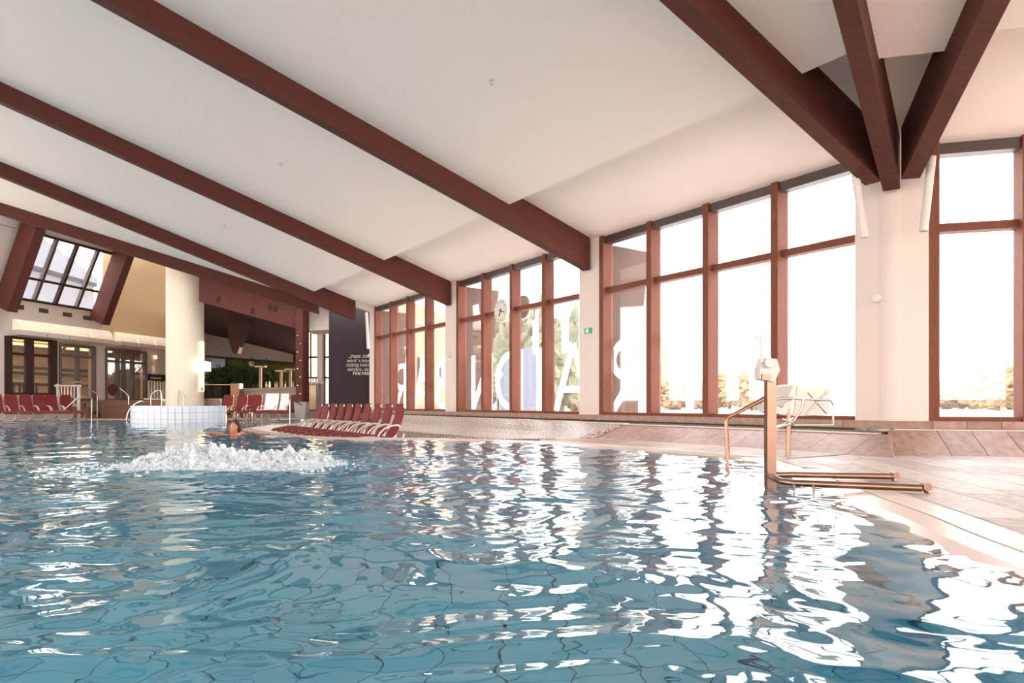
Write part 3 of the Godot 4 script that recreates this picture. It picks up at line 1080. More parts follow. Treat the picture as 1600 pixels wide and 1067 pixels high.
func cafe() -> void:
	# wall with openings
	var mb := MB.new()
	var at := func(x0: float, x1: float, h0: float, h1: float):
		fbox(mb, fline(x0), fline(x1), h0, h1, -0.3, 0.0)
	at.call(-60, 12, 0.0, 4.83)
	at.call(12, 86, 0.0, 1.0)
	at.call(86, 92, 0.0, 3.3)
	at.call(147, 165, 0.0, 3.3)
	at.call(227, 330, 0.0, 3.3)
	at.call(92, 227, 0.0, 0.78)
	at.call(12, 330, 3.3, 4.83)
	shell("wall_cafe", mb, M.plaster)
	mb = MB.new()
	at = func(x0: float, x1: float, h0: float, h1: float):
		fbox(mb, fline(x0), fline(x1), h0, h1, -0.3, 0.01)
	at.call(160, 330, 3.75, 8.6)
	shell("wall_gable", mb, M.cream)
	# room behind it
	mb = MB.new()
	fbox(mb, -4, 12, 0.6, 0.78, -4.0, 0.0)
	fbox(mb, -4, 12, 3.35, 3.5, -4.0, -0.3)
	fbox(mb, -4, 12, 0.7, 3.4, -4.2, -4.0)
	fbox(mb, -4.2, -4, 0.7, 3.4, -4.0, 0.0)
	fbox(mb, 12, 12.2, 0.7, 3.4, -4.0, 0.0)
	shell("wall_cafe_inner", mb, M.cream)
	opening("window_6", "brown-framed café window above the red loungers", 12, 83, 1.0, 3.3, [46], [2.62], M.dark_wood, 0.28)
	opening("window_7", "grey-framed café glazing behind the white railing", 93, 147, 0.78, 3.2, [121], [2.72], M.grille, 0.09)
	opening("door_1", "grey-framed glass café entrance with a round purple sticker", 165, 227, 0.78, 3.2, [184, 193, 207], [2.62], M.grille, 0.08)
	# café furniture seen through the glass
	var c := thing("cafe_counter", F(fline(30), 0.78, -2.2), "dark café counter seen behind the brown-framed window", "counter")
	mb = MB.new()
	fbox(mb, fline(8), fline(42), 0.78, 1.55, -2.6, -1.6)
	part("body", mb, M.charcoal, c)
	mb = MB.new()
	fbox(mb, fline(6), fline(44), 1.55, 1.62, -2.7, -1.5)
	part("top", mb, M.counter, c)
	c = thing("cafe_shelf", F(fline(125), 0.78, -3), "yellow back shelf with dark racks behind the grey café glazing", "shelf")
	mb = MB.new()
	fbox(mb, fline(92), fline(215), 0.78, 1.9, -3.6, -3.1)
	part("body", mb, M.cream, c)
	for h in [1.45, 1.95, 2.2]:
		mb = MB.new()
		fbox(mb, fline(95), fline(215), h, h + 0.12, -3.1, -2.9)
		part("rack", mb, M.charcoal, c)
	for i in 2:
		var tb := thing("cafe_table", F(fline([50, 76][i]), 0.78, -1.2), ["small dark café table behind the brown-framed window, left one", "small dark café table behind the brown-framed window, right one"][i], "table", "café tables")
		mb = MB.new()
		mb.box(F(fline([50, 76][i]), 1.5, -1.2), Vector3(0.7, 0.05, 0.7))
		part("top", mb, M.dark_wood, tb)
		for q in [[-0.28, -0.28], [0.28, -0.28], [0.28, 0.28], [-0.28, 0.28]]:
			mb = MB.new()
			mb.box(F(fline([50, 76][i]), 1.13, -1.2) + Vector3(q[0], 0, q[1]), Vector3(0.06, 0.7, 0.06))
			part("leg", mb, M.dark_wood, tb)
	for i in 3:
		var x: float = [40, 110, 190][i]
		var p := F(fline(x), 3.12, -1.8)
		mb = MB.new()
		mb.box(p + Vector3.UP * 0.08, Vector3(0.5, 0.08, 2.2), Basis(Vector3.UP, -0.22))
		solo("ceiling_lamp", mb, M.lamp_glow, p, ["long warm ceiling lamp behind the brown café window", "long warm ceiling lamp behind the grey café glazing", "long warm ceiling lamp inside the café entrance"][i], "lamp", "café ceiling lamps")
		var l := AreaLight3D.new()
		l.name = "cafe_light"
		l.area_size = Vector2(0.45, 2.0)
		l.light_color = Color(1.0, 0.84, 0.58)
		l.light_energy = 0.05
		l.shadow_enabled = true
		l.position = p - Vector3.UP * 0.02
		l.rotation = Vector3(-PI / 2, 0, 0)
		add_child(l)
	# curved light boxes over the shop front
	var xs := [[18, 61], [62, 97], [98, 132], [133, 167], [177, 205], [206, 232], [233, 260]]
	for i in 7:
		var a0 := fline(xs[i][0])
		var a1 := fline(xs[i][1]) - 0.07
		var o := thing("curved_lightbox", F((a0 + a1) / 2, 3.36, 0.2), "curved white light box over the café front, %s from the left" % ordinal(i), "lamp", "curved light boxes over the café")
		mb = MB.new()
		var prof := [[0.02, 3.56], [0.42, 3.56], [0.40, 3.70], [0.33, 3.84], [0.22, 3.95], [0.06, 4.0]]
		var ra := []
		var rb := []
		for p in prof:
			ra.append(F(a0, p[1], p[0]))
			rb.append(F(a1, p[1], p[0]))
		mb.prism(ra, rb[0] - ra[0])
		part("diffuser", mb, M.lightbox_white, o)
		mb = MB.new()
		fbox(mb, a0, a1, 3.36, 3.55, 0.02, 0.44)
		part("housing", mb, M.plaster, o)
		if i % 2 == 0:
			var l := AreaLight3D.new()
			l.name = "lightbox_light"
			l.area_size = Vector2(a1 - a0, 0.3)
			l.light_color = Color(1.0, 0.85, 0.62)
			l.light_energy = 0.03
			l.shadow_enabled = true
			add_child(l)
			l.look_at_from_position(F((a0 + a1) / 2, 3.9, 0.5), F((a0 + a1) / 2, 5.4, 1.4))
	for i in 4:
		var x: float = [30, 68, 105, 137][i]
		var h: float = [4.5, 4.5, 4.48, 4.46][i]
		var o := thing("air_vent", F(fline(x), h, 0), "small dark wall vent under the skylight, %s from the left" % ordinal(i), "vent", "wall vents under the skylight")
		mb = MB.new()
		fbox(mb, fline(x - 7), fline(x + 7), h - 0.09, h + 0.09, 0.0, 0.02)
		part("frame", mb, M.charcoal, o)
		for k in 4:
			mb = MB.new()
			fbox(mb, fline(x - 6), fline(x + 6), h - 0.075 + k * 0.045, h - 0.055 + k * 0.045, 0.02, 0.035)
			part("slat", mb, M.grille, o)
	# slanting skylight
	var sk := structure("window_8", F(fline(85), 4.83, 0))
	sk.set_meta("label", "slanting skylight of eight panes above the café")
	var gl := func(x: float, k: float, off: float) -> Vector3:
		return F(fline(x), 4.83, 0).lerp(F(fline(x), 7.3, 1.15), k) + F(0, 0, off) - F(0, 0, 0)
	for i in 5:
		var x: float = 18 + i * 33.0
		mb = MB.new()
		bar(mb, gl.call(x, 0.0, 0.05), gl.call(x, 1.0, 0.05), 0.12, 0.16)
		part("glazing_bar", mb, M.header if i % 2 else M.dark_wood, sk)
	for k in [0.0, 0.33, 1.0]:
		mb = MB.new()
		bar(mb, gl.call(16, k, 0.04), gl.call(152, k, 0.04), 0.12, 0.09)
		part("cross_bar", mb, M.dark_wood, sk)
	for i in 4:
		for k in 2:
			var x0: float = 18 + i * 33.0
			var k0: float = [0.02, 0.35][k]
			var k1: float = [0.31, 0.98][k]
			mb = MB.new()
			mb.prism([gl.call(x0, k0, 0.0), gl.call(x0 + 33, k0, 0.0), gl.call(x0 + 33, k1, 0.0), gl.call(x0, k1, 0.0)], Vector3(-0.012, 0.004, 0))
			part("pane", mb, M.pane, sk)
	mb = MB.new()
	mb.hexa([F(fline(-60), 7.3, 1.0), F(fline(170), 7.3, 1.0), F(fline(170), 7.3, 1.2), F(fline(-60), 7.3, 1.2), F(fline(-60), 8.7, 1.5), F(fline(170), 8.7, 1.5), F(fline(170), 8.7, 1.8), F(fline(-60), 8.7, 1.8)])
	mb.hexa([F(fline(-60), 4.8, -0.2), F(fline(14), 4.8, -0.2), F(fline(14), 4.8, 0), F(fline(-60), 4.8, 0), F(fline(-60), 7.4, 0.95), F(fline(14), 7.4, 0.95), F(fline(14), 7.4, 1.15), F(fline(-60), 7.4, 1.15)])
	shell("wall_skylight_head", mb, M.plaster)
	for i in 2:
		var x: float = [-6, 143][i]
		mb = MB.new()
		var b0 := F(fline(x), 4.3, 0.42)
		var b1 := F(fline(x), 7.95, 2.0)
		bar(mb, b0, b1, 0.42, 0.75)
		var o := solo("slanting_rafter", mb, M.beam, b0, ["deep slanting brown rafter at the far left edge beside the skylight", "deep slanting brown rafter between the skylight and the cream gable"][i], "beam", "slanting rafters by the skylight")
	# signs on the café
	mb = MB.new()
	fbox(mb, fline(231), fline(262), 1.78, 2.12, 0.0, 0.05)
	var s := solo("wall_sign", mb, M.black, F(fline(245), 1.78, 0), "long black sign with small pale script beside the white column", "sign")
	var tx := words("Restaurant", 0.16, M.cream, s, F(fline(233.5), 1.93, 0.055), F(1, 0, 0) - F(0, 0, 0), false)
	var st := thing("round_sticker", F(fline(176), 1.1, 0), "round purple sticker with pale writing on the café entrance glass", "sticker")
	mb = MB.new()
	var ax := (F(0, 0, 1) - F(0, 0, 0)).normalized()
	var al := (F(1, 0, 0) - F(0, 0, 0)).normalized()
	mb.lathe(F(fline(176), 1.28, -0.005), [[0.0, 0.0], [0.28, 0.0], [0.28, 0.012], [0.0, 0.012]], 24, Basis(al, ax, al.cross(ax)))
	part("disc", mb, M.wine, st)
	var lp := thing("window_lettering", F(fline(217), 2.0, 0), "white word loops on the right pane of the café entrance", "lettering")
	words("loops", 0.3, M.white_plastic, lp, F(fline(209), 1.95, 0.01), F(1, 0, 0) - F(0, 0, 0), true)
	mb = MB.new()
	mb.lathe(F(fline(240), 2.95, 0.12), [[0.0, -0.06], [0.06, -0.06], [0.07, 0.0], [0.07, 0.1], [0.0, 0.1]], 16)
	solo("wall_spotlight", mb, M.lamp_glow, F(fline(240), 2.9, 0.1), "small wall spotlight throwing a cone of light above the black sign", "lamp")
	var sp := SpotLight3D.new()
	sp.name = "sign_spot"
	sp.light_color = Color(1, 0.9, 0.75)
	sp.light_energy = 0.06
	sp.spot_angle = 24
	sp.shadow_enabled = true
	add_child(sp)
	sp.look_at_from_position(F(fline(240), 2.86, 0.14), F(fline(240), 1.0, 0.02), Vector3.RIGHT)
	# terrace with steps and railings
	var te := thing("cafe_terrace", P(200, 655, 30), "brown stone terrace block with thin courses in front of the café entrance", "terrace")
	for k in 5:
		mb = MB.new()
		var z0 := 0.16 * k
		mb.prism([P(156, 640, 30.0) * Vector3(1, 0, 1) + Vector3(0, z0, 0), P(346, 640, 29.4) * Vector3(1, 0, 1) + Vector3(0, z0, 0), P(346, 640, 34) * Vector3(1, 0, 1) + Vector3(0, z0, 0), F(fline(156), z0, 0.05)], Vector3.UP * 0.152)
		part("stone_course", mb, M.brown_stone, te)
	te = thing("terrace_steps", P(138, 655, 29.8), "dark brown steps climbing to the café beside the terrace", "steps")
	for k in 5:
		mb = MB.new()
		var xx := 154.0 - k * 7.5
		mb.prism([P(xx - 8, 640, 29.8) * Vector3(1, 0, 1) + Vector3(0, 0.0, 0), P(xx, 640, 29.8) * Vector3(1, 0, 1) + Vector3(0, 0.0, 0), F(fline(xx), 0.0, 0.1), F(fline(xx - 8), 0.0, 0.1)], Vector3.UP * (0.16 * (k + 1)))
		part("step", mb, M.brown_stone, te)
	# white railing frame
	var fr := thing("white_railing", P(107, 655, 27.6), "cream metal railing frame with a wide top bar beside the red loungers", "railing")
	for q in [[[90, 600], [92, 634], 0.09], [[123, 603], [123, 655], 0.09]]:
		mb = MB.new()
		bar(mb, P(q[0][0], q[0][1], 27.6), P(q[1][0], q[1][1], 27.6), 0.09, 0.09)
		part("post", mb, M.plaster, fr)
	for q in [[86, 602.5, 126, 602.5], [91, 633.5, 123, 633.5]]:
		mb = MB.new()
		bar(mb, P(q[0], q[1], 27.6), P(q[2], q[3], 27.6), 0.12, 0.06)
		part("rail", mb, M.plaster, fr)
	for k in 6:
		mb = MB.new()
		mb.tube([P(96 + k * 5, 603, 27.6), P(96 + k * 5, 633, 27.6)], 0.012, 6)
		part("baluster", mb, M.steel, fr)
	rail("pool_handrail", "thin diagonal handrail descending into the pool by the left loungers", [P(80, 659, 26.6), P(122, 621, 26.6), P(143, 621, 27.2), P(143, 656, 27.2)], 0.028)
	rail("pool_handrail", "curved steel handrail rising beside the round white-tiled wall", [P(198, 657, 26.0), P(199, 648, 26.0), P(204, 638, 26.0), P(213, 630, 26.0), P(223, 626, 26.0), P(224, 640, 26.6)], 0.04)
	rail("stair_rail", "dark bent stair rail beside the café steps", [P(92, 597, 28.6), P(122, 597, 28.6), P(152, 616, 29.6), P(152, 655, 29.6)], 0.025)
	rail("stair_rail", "steel rail descending below the round purple sticker", [P(187, 606, 29.6), P(201, 618, 29.6), P(201, 632, 29.6)], 0.025)
	rail("stair_rail", "short steel rail left of the white column on the terrace", [P(236, 653, 28.6), P(236, 617, 28.6), P(245, 610, 28.6), P(252, 610, 28.6), P(253, 653, 28.6)], 0.03)
	rail("stair_rail", "small dark rail loop in front of the white column", [P(277, 655, 27.4), P(277, 610, 27.4), P(281, 610, 27.4), P(287, 619, 27.4), P(287, 655, 27.4)], 0.025)
	var gr := thing("glass_railing", P(280, 640, 29), "low smoked glass railing on the terrace behind the round white-tiled wall", "railing")
	for k in 4:
		mb = MB.new()
		bar(mb, P(252 + k * 24, 638.5, 29), P(275 + k * 24, 638.5, 29), 0.02, 0.8)
		part("pane", mb, M.rail_glass, gr)
	mb = MB.new()
	mb.tube([P(225, 623.5, 29), P(348, 623.5, 29)], 0.02, 6)
	part("top_rail", mb, M.steel, gr)
	var br := thing("baluster_railing", F(fline(240), 0.78, 0.6), "pale baluster railing between the entrance and the white column", "railing")
	mb = MB.new()
	mb.tube([F(fline(212), 1.75, 0.7), F(fline(262), 1.75, 0.7)], 0.03, 6)
	part("top_rail", mb, M.steel, br)
	for k in 12:
		mb = MB.new()
		var a := lerpf(fline(213), fline(262), k / 11.0)
		mb.tube([F(a, 0.78, 0.7), F(a, 1.75, 0.7)], 0.015, 5)
		part("baluster", mb, M.steel, br)

func rail(called: String, label: String, pts: Array, r: float) -> void:
	var mb := MB.new()
	var soft := []
	for i in pts.size():
		if i == 0 or i == pts.size() - 1:
			soft.append(pts[i])
			continue
		var a: Vector3 = pts[i] + (pts[i - 1] - pts[i]).limit_length(r * 3)
		var b: Vector3 = pts[i] + (pts[i + 1] - pts[i]).limit_length(r * 3)
		for k in 4:
			var q := k / 3.0
			soft.append(a * (1 - q) * (1 - q) + pts[i] * 2 * q * (1 - q) + b * q * q)
	mb.tube(soft, r, 10)
	solo(called, mb, M.steel, pts[0], label, "handrail")

func words(text: String, high: float, m: Material, parent: Node3D, at: Vector3, along: Vector3, bold: bool, italic := false, serif := false) -> MeshInstance3D:
	var f := SystemFont.new()
	f.font_names = PackedStringArray(["Droid Serif" if serif else "Droid Sans"])
	f.font_italic = italic
	f.font_weight = 700 if bold else 400
	var t := TextMesh.new()
	t.text = text
	t.font = f
	t.font_size = 64
	t.pixel_size = high / 64.0
	t.depth = 0.012
	t.horizontal_alignment = HORIZONTAL_ALIGNMENT_LEFT
	var o := MeshInstance3D.new()
	o.mesh = t
	o.material_override = m
	o.name = "lettering"
	parent.add_child(o, true)
	var d := along.normalized()
	o.transform = Transform3D(Basis(d, Vector3.UP, d.cross(Vector3.UP)), at - place(parent))
	return o

# ---------------------------------------------------------------- far middle: column, bar, dark wall
func far_middle() -> void:
	# white-tiled round wall in the pool
	var c := thing("whirlpool_wall", Vector3(-12.45, -0.4, -25.6), "low round white-tiled wall of a whirlpool standing in the water", "pool wall")
	var mb := MB.new()
	mb.lathe(Vector3(-12.45, 0, -25.6), [[1.60, -1.3], [1.60, 0.43], [1.40, 0.43], [1.40, -1.3]], 48)
	part("core", mb, M.white_grout, c)
	for i in 44:
		for k in 3:
			var a := TAU * i / 44.0
			var d := Vector3(cos(a), 0, sin(a))
			if d.z < -0.35:
				continue
			mb = MB.new()
			mb.box(Vector3(-12.45, -0.05 + 0.245 * k, -25.6) + d * 1.605, Vector3(0.03, 0.235, 0.215), Basis(d, Vector3.UP, d.cross(Vector3.UP)))
			part("tile", mb, M.white_tile, c)
	mb = MB.new()
	mb.lathe(Vector3(-13.5, 0, -28.2), [[0.72, 0.0], [0.72, 9.0]], 40)
	solo("round_column", mb, M.column, Vector3(-13.5, 0, -28.2), "thick round cream column rising from the terrace to the roof", "column")
	mb = MB.new()
	mb.box(P(317, 572.5, 27.75), Vector3(0.42, 0.38, 0.5))
	solo("lit_sign", mb, M.sign_glow, P(317, 580, 27.5), "small glowing white box sign on the right side of the cream column", "sign")
	# raking girder and dark lower roof behind it
	mb = MB.new()
	mb.prism([P(311, 415, 27.2), P(466, 465, 27.2), P(466, 514, 27.2), P(311, 471, 27.2)], Vector3(0, 0, -0.3))
	var gi := solo("raking_girder", mb, M.beam, P(380, 480, 27.6), "deep brown raking girder between the cream column and the bolted post", "beam")
	for q in [[341, 468], [422, 480], [430, 482], [394, 486]]:
		mb = MB.new()
		mb.box(P(q[0], q[1], 27.19), Vector3(0.14, 0.22, 0.03))
		part("bolt_plate", mb, M.dark_wood, gi)
	mb = MB.new()
	mb.hexa([P(280, 455, 29), P(480, 508, 29), P(480, 560, 38.5), P(280, 512, 38.5), P(280, 450, 29), P(480, 503, 29), P(480, 555, 38.5), P(280, 507, 38.5)])
	shell("ceiling_003", mb, M.dark_wood)
	mb = MB.new()
	mb.prism([P(357, 494, 31), P(389, 501, 31), P(376, 536, 31), P(371, 552, 31), P(364, 552, 31), P(357, 533, 31)], Vector3(0, 0, -0.4))
	solo("dark_strut", mb, M.dark_wood, P(368, 552, 33), "dark V-shaped timber strut hanging in front of the slatted wall", "beam")
	var sw := structure("wall_slats", P(385, 560, 38))
	mb = MB.new()
	mb.prism([P(300, 505, 38.4), P(470, 540, 38.4), P(470, 572, 38.4), P(300, 556, 38.4)], Vector3(0, 0, -0.1))
	part("backing", mb, M.charcoal, sw)
	for k in 15:
		mb = MB.new()
		var q := k / 14.0
		bar(mb, P(300, lerpf(511, 552, q), 38.3), P(458, lerpf(543, 565, q), 38.3), 0.06, 0.07)
		part("slat", mb, M.slat, sw)
	mb = MB.new()
	mb.prism([P(290, 500, 39), P(437, 500, 39), P(437, 650, 39), P(290, 650, 39)], Vector3(0, 0, -0.2))
	mb.prism([P(437, 557, 39), P(466, 557, 39), P(466, 650, 39), P(437, 650, 39)], Vector3(0, 0, -0.2))
	shell("wall_far", mb, M.green)
	mb = MB.new()
	mb.prism([P(300, 600, 38.2), P(436, 600, 38.2), P(436, 650, 38.2), P(300, 650, 38.2)], Vector3(0, 0, -0.2))
	shell("wall_far_001", mb, M.charcoal)
	mb = MB.new()
	mb.prism([P(331, 555, 38.8), P(352, 555, 38.8), P(352, 576, 38.8), P(331, 576, 38.8)], Vector3(0, 0, 0.06))
	solo("wall_picture", mb, M.pale_blue, P(341, 576, 38.8), "pale sky-blue picture panel on the olive green wall", "picture")
	var ck := thing("small_wall_clock", P(393.5, 568, 38.8), "tiny white wall clock on the olive green wall", "clock")
	mb = MB.new()
	mb.lathe(P(393.5, 568, 38.8), [[0.0, 0.0], [0.16, 0.0], [0.16, 0.05], [0.0, 0.05]], 20, Basis(Vector3.RIGHT, Vector3.BACK, Vector3.DOWN))
	part("face", mb, M.white_plastic, ck)
	# potted hedge
	for i in 6:
		var x := 338.0 + i * 15
		var at := P(x, 605, 35.8 + (i % 2) * 1.5)
		var o := thing("leafy_plant", at, "dark leafy plant in the row before the olive wall, %s from the left" % ordinal(i), "plant", "dark plants before the olive wall")
		mb = MB.new()
		for k in 130:
			var d := Vector3(rng.randfn(0, 0.26), 0.15 + absf(rng.randfn(0.35, 0.33)), rng.randfn(0, 0.22))
			var u := Vector3(rng.randf() - 0.5, rng.randf() - 0.2, rng.randf() - 0.5).normalized() * 0.17
			var w := u.cross(Vector3(rng.randf() - 0.5, rng.randf(), rng.randf() - 0.5)).normalized() * 0.05
			mb.quad(at + d - u, at + d + w, at + d + u, at + d - w)
		part("foliage", mb, M.leaf, o)
		mb = MB.new()
		mb.lathe(at, [[0.0, -0.5], [0.22, -0.5], [0.28, 0.12], [0.0, 0.12]], 12)
		part("pot", mb, M.charcoal, o)
	# bar
	var b := thing("bar_counter", P(425, 655, 31), "long grey stone bar counter behind the towel-covered loungers", "counter")
	mb = MB.new()
	mb.prism([P(376, 610, 31), P(470, 607, 31), P(470, 654, 31), P(376, 654, 31)], Vector3(0, 0, -0.7))
	part("front", mb, M.counter, b)
	mb = MB.new()
	mb.prism([P(374, 607, 30.9), P(472, 604, 30.9), P(472, 607.5, 30.9), P(374, 610.5, 30.9)], Vector3(0, 0, -0.9))
	part("top", mb, M.slat, b)
	mb = MB.new()
	mb.prism([P(360, 599, 30.4), P(374, 599, 30.4), P(374, 655, 30.4), P(360, 655, 30.4)], Vector3(0, 0, -0.4))
	solo("stone_pillar", mb, M.bench_tile, P(367, 655, 30.4), "short beige stone pillar at the left end of the bar", "pillar")
	for i in 3:
		var q: Array = [[407, 573, 606], [439, 580, 605], [453.5, 577.5, 605]][i]
		var z := 31.3 + 0.2 * i
		var o := thing("tall_mushroom_lamp", P(q[0], q[2], z), ["tallest flat-topped post lamp on the bar, leftmost", "shortest flat-topped post lamp on the bar, in the middle", "flat-topped post lamp on the bar beside the bolted post"][i], "lamp", "flat-topped lamps on the bar")
		mb = MB.new()
		mb.tube([P(q[0], q[2], z), P(q[0], q[1], z)], 0.06, 10)
		part("post", mb, M.slat, o)
		mb = MB.new()
		mb.lathe(P(q[0], q[1], z), [[0.0, -0.02], [0.26, -0.02], [0.27, 0.04], [0.0, 0.06]], 20)
		part("shade", mb, M.rim, o)
	for i in 6:
		var x: float = [416, 421, 430, 433, 446, 458][i]
		var p := P(x, 605.0, 31.2)
		mb = MB.new()
		mb.lathe(p, [[0.0, 0.0], [0.04, 0.0], [0.04, 0.14], [0.015, 0.19], [0.015, 0.26], [0.0, 0.26]], 10)
		solo("bottle", mb, [M.cream, M.steel, M.white_plastic][i % 3], p, "small bottle on the bar counter, %s from the left" % ordinal(i), "bottle", "bottles on the bar")
	rail("terrace_rail", "thin steel rail in front of the dark shop beside the cream column", [P(313, 653, 30.2), P(313, 601, 30.2), P(360.5, 601, 30.2)], 0.02)
	# bolted brown post
	var po := thing("bolted_post", P(469, 640, 27), "tall square brown timber post with rows of bolts", "post")
	mb = MB.new()
	mb.prism([P(462, 470, 27), P(473, 470, 27), P(473, 628, 27), P(462, 628, 27)], Vector3(0.15, 0, -0.35))
	part("timber", mb, M.beam, po)
	for i in 8:
		mb = MB.new()
		var pp := P(465.0 + (i % 2) * 4.5, 524 + i * 13, 26.98)
		mb.box(pp, Vector3(0.03, 0.03, 0.03))
		part("bolt", mb, M.steel, po)
	mb = MB.new()
	mb.prism([P(459, 628, 26.8), P(478, 628, 26.8), P(476, 655, 26.8), P(461, 655, 26.8)], Vector3(0, 0, -0.5))
	solo("planter_box", mb, M.counter, P(469, 655, 26.8), "pale tapered concrete box at the foot of the bolted post", "planter")
	rail("pool_handrail", "steel handrail by the planter box descending to the pool", [P(453, 657, 26.2), P(453, 623, 26.2), P(478, 636, 27)], 0.03)
	# white bulkhead and dark wall with writing
	mb = MB.new()
	mb.prism([P(476, 462, 28), P(518, 462, 28), P(516, 515, 28), P(476, 517, 28)], Vector3(0, 0, -1.5))
	shell("wall_bulkhead", mb, M.ceiling)
	mb = MB.new()
	mb.prism([P(514, 462, 26.2), P(592, 462, 26.2), P(592, 664, 26.2), P(514, 664, 26.2)], Vector3(0, 0, -0.25))
	var dw := shell("wall_far_002", mb, M.plum)
	dw.set_meta("label", "dark plum wall with white writing")
	var lines := [["„Pssst! Ab hier", 545, 559], ["wird´s leise. – Wer", 542.5, 566], ["richtig loskreischen", 541, 572.8], ["möchte, ab in den", 543, 579.6], ["FUN PARK!“", 551, 586]]
	for i in 5:
		var l: Array = lines[i]
		words(l[0], 0.155 if i < 4 else 0.15, M.white_plastic, dw, P(l[1] + 0.0, l[2] - 2.5, 26.18) , Vector3.RIGHT, i == 4, i < 4, i < 4)
	# glazed passage right of the post
	var wn := structure("window_9", P(495, 640, 33))
	for x in [478, 486, 497, 508, 515]:
		mb = MB.new()
		bar(mb, P(x, 515, 33), P(x, 640, 33), 0.08, 0.08)
		part("post", mb, M.charcoal, wn)
	for y in [518, 558, 590]:
		mb = MB.new()
		bar(mb, P(476, y, 33), P(518, y, 33), 0.08, 0.08)
		part("rail", mb, M.charcoal, wn)
	mb = MB.new()
	mb.prism([P(476, 515, 33.1), P(518, 515, 33.1), P(518, 640, 33.1), P(476, 640, 33.1)], Vector3(0, 0, -0.02))
	part("pane", mb, M.pane, wn)
	mb = MB.new()
	mb.prism([P(496, 512, 30), P(503.5, 512, 30), P(503.5, 650, 30), P(496, 650, 30)], Vector3(0, 0, -0.3))
	solo("slim_white_pillar", mb, M.plaster, P(500, 650, 30), "slim white pillar left of the dark plum wall", "pillar")
	var cb := thing("glass_cabinet", P(490, 650, 29), "pale glass-fronted cabinet beside the slim white pillar", "cabinet")
	mb = MB.new()
	mb.prism([P(480, 598, 29), P(497, 598, 29), P(497, 653.7, 29), P(480, 653.7, 29)], Vector3(0, 0, -0.5))
	part("body", mb, M.slat, cb)
	mb = MB.new()
	mb.prism([P(479, 596, 28.95), P(500, 596, 28.95), P(500, 599, 28.95), P(479, 599, 28.95)], Vector3(0, 0, -0.6))
	part("top", mb, M.rim, cb)
	mb = MB.new()
	mb.prism([P(482, 602, 28.97), P(494, 602, 28.97), P(494, 640, 28.97), P(482, 640, 28.97)], Vector3(0, 0, 0.02))
	part("door", mb, M.cream, cb)
	for i in 5:
		var p := P(481.5 + i * 4, 596, 29.1)
		mb = MB.new()
		mb.lathe(p, [[0.0, 0.0], [0.035, 0.0], [0.045, 0.14], [0.0, 0.14]], 10)
		solo("drinking_glass", mb, M.white_plastic, p, "white cup on the glass-fronted cabinet, %s from the left" % ordinal(i), "cup", "cups on the cabinet")
	# wing wall outside and behind, its roof and the far end
	var k0 := Vector3(-5.4, 0, -26.6)
	var wd := Vector3(0.203, 0, -0.979)
	mb = MB.new()
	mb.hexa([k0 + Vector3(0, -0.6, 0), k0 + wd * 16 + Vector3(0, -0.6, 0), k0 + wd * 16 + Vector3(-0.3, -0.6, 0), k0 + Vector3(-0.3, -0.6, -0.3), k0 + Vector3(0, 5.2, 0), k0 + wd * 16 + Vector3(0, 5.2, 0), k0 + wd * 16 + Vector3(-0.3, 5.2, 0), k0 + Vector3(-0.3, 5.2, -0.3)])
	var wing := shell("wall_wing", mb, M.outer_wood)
	for i in 3:
		mb = MB.new()
		var q := k0 + wd * (2.0 + i * 3.2) + Vector3(0.02, 1.6, 0)
		mb.hexa([q, q + wd * 1.1, q + wd * 1.1 + Vector3(0.05, 0, 0), q + Vector3(0.05, 0, 0), q + Vector3(0, 1.2, 0), q + wd * 1.1 + Vector3(0, 1.2, 0), q + wd * 1.1 + Vector3(0.05, 1.2, 0), q + Vector3(0.05, 1.2, 0)])
		part("window_panel", mb, M.house, wing)
	mb = MB.new()
	var ln := Vector3(-0.979, 0, -0.203)
	var ra := k0 + Vector3.UP * 4.25
	mb.prism([ra, ra + wd * 16, ra + wd * 16 + ln * 14.5 + Vector3.UP * 4.5, ra + wd * -5.4 + ln * 13 + Vector3.UP * 4.1], Vector3.UP * 0.2)
	shell("ceiling_004", mb, M.ceiling)
	# tubes in the corners, exit signs, detectors
	for q in [[1336, 268, 1351, 371, 9.15, "slim white tube lamp hanging left of the corner pier"], [1456, 245, 1443, 361, 8.85, "slim white tube lamp hanging right of the corner pier"], [572.5, 488, 575.5, 545, 24.4, "slim white tube lamp hanging beside the dark plum wall"]]:
		mb = MB.new()
		mb.tube([P(q[0], q[1], q[4]), P(q[2], q[3], q[4])], 0.052, 14)
		solo("tube_lamp", mb, M.white_plastic, P(q[2], q[3], q[4]), q[5], "lamp", "slim tube lamps in the corners")
	for q in [[11.33, 2.2, "small green exit sign on the pillar right of the clock"]]:
		var o := thing("exit_sign", W(q[0], 0, q[1]), q[2], "sign")
		mb = MB.new()
		wbox(mb, q[0] - 0.11, q[0] + 0.11, 0.0, 0.03, q[1] - 0.06, q[1] + 0.06)
		part("plate", mb, M.exit_green, o)
		mb = MB.new()
		wbox(mb, q[0] - 0.03, q[0] + 0.05, 0.03, 0.036, q[1] - 0.045, q[1] + 0.045)
		part("pictogram", mb, M.white_plastic, o)
	for q in [[17.6, 2.05, "small round detector on the pillar left of the clock"], [23.9, 2.4, "small round detector on the pillar beside the dark plum wall"], [5.12, 2.1, "small round detector on the corner pier"]]:
		mb = MB.new()
		mb.lathe(W(q[0], 0.0, q[1]), [[0.0, 0.05], [0.05, 0.045], [0.07, 0.02], [0.07, 0.0]].map(func(e): return e), 18, Basis(WS, -WB, WS.cross(-WB)))
		solo("smoke_detector", mb, M.white_plastic, W(q[0], 0, q[1]), q[2], "detector", "round detectors on the pillars")

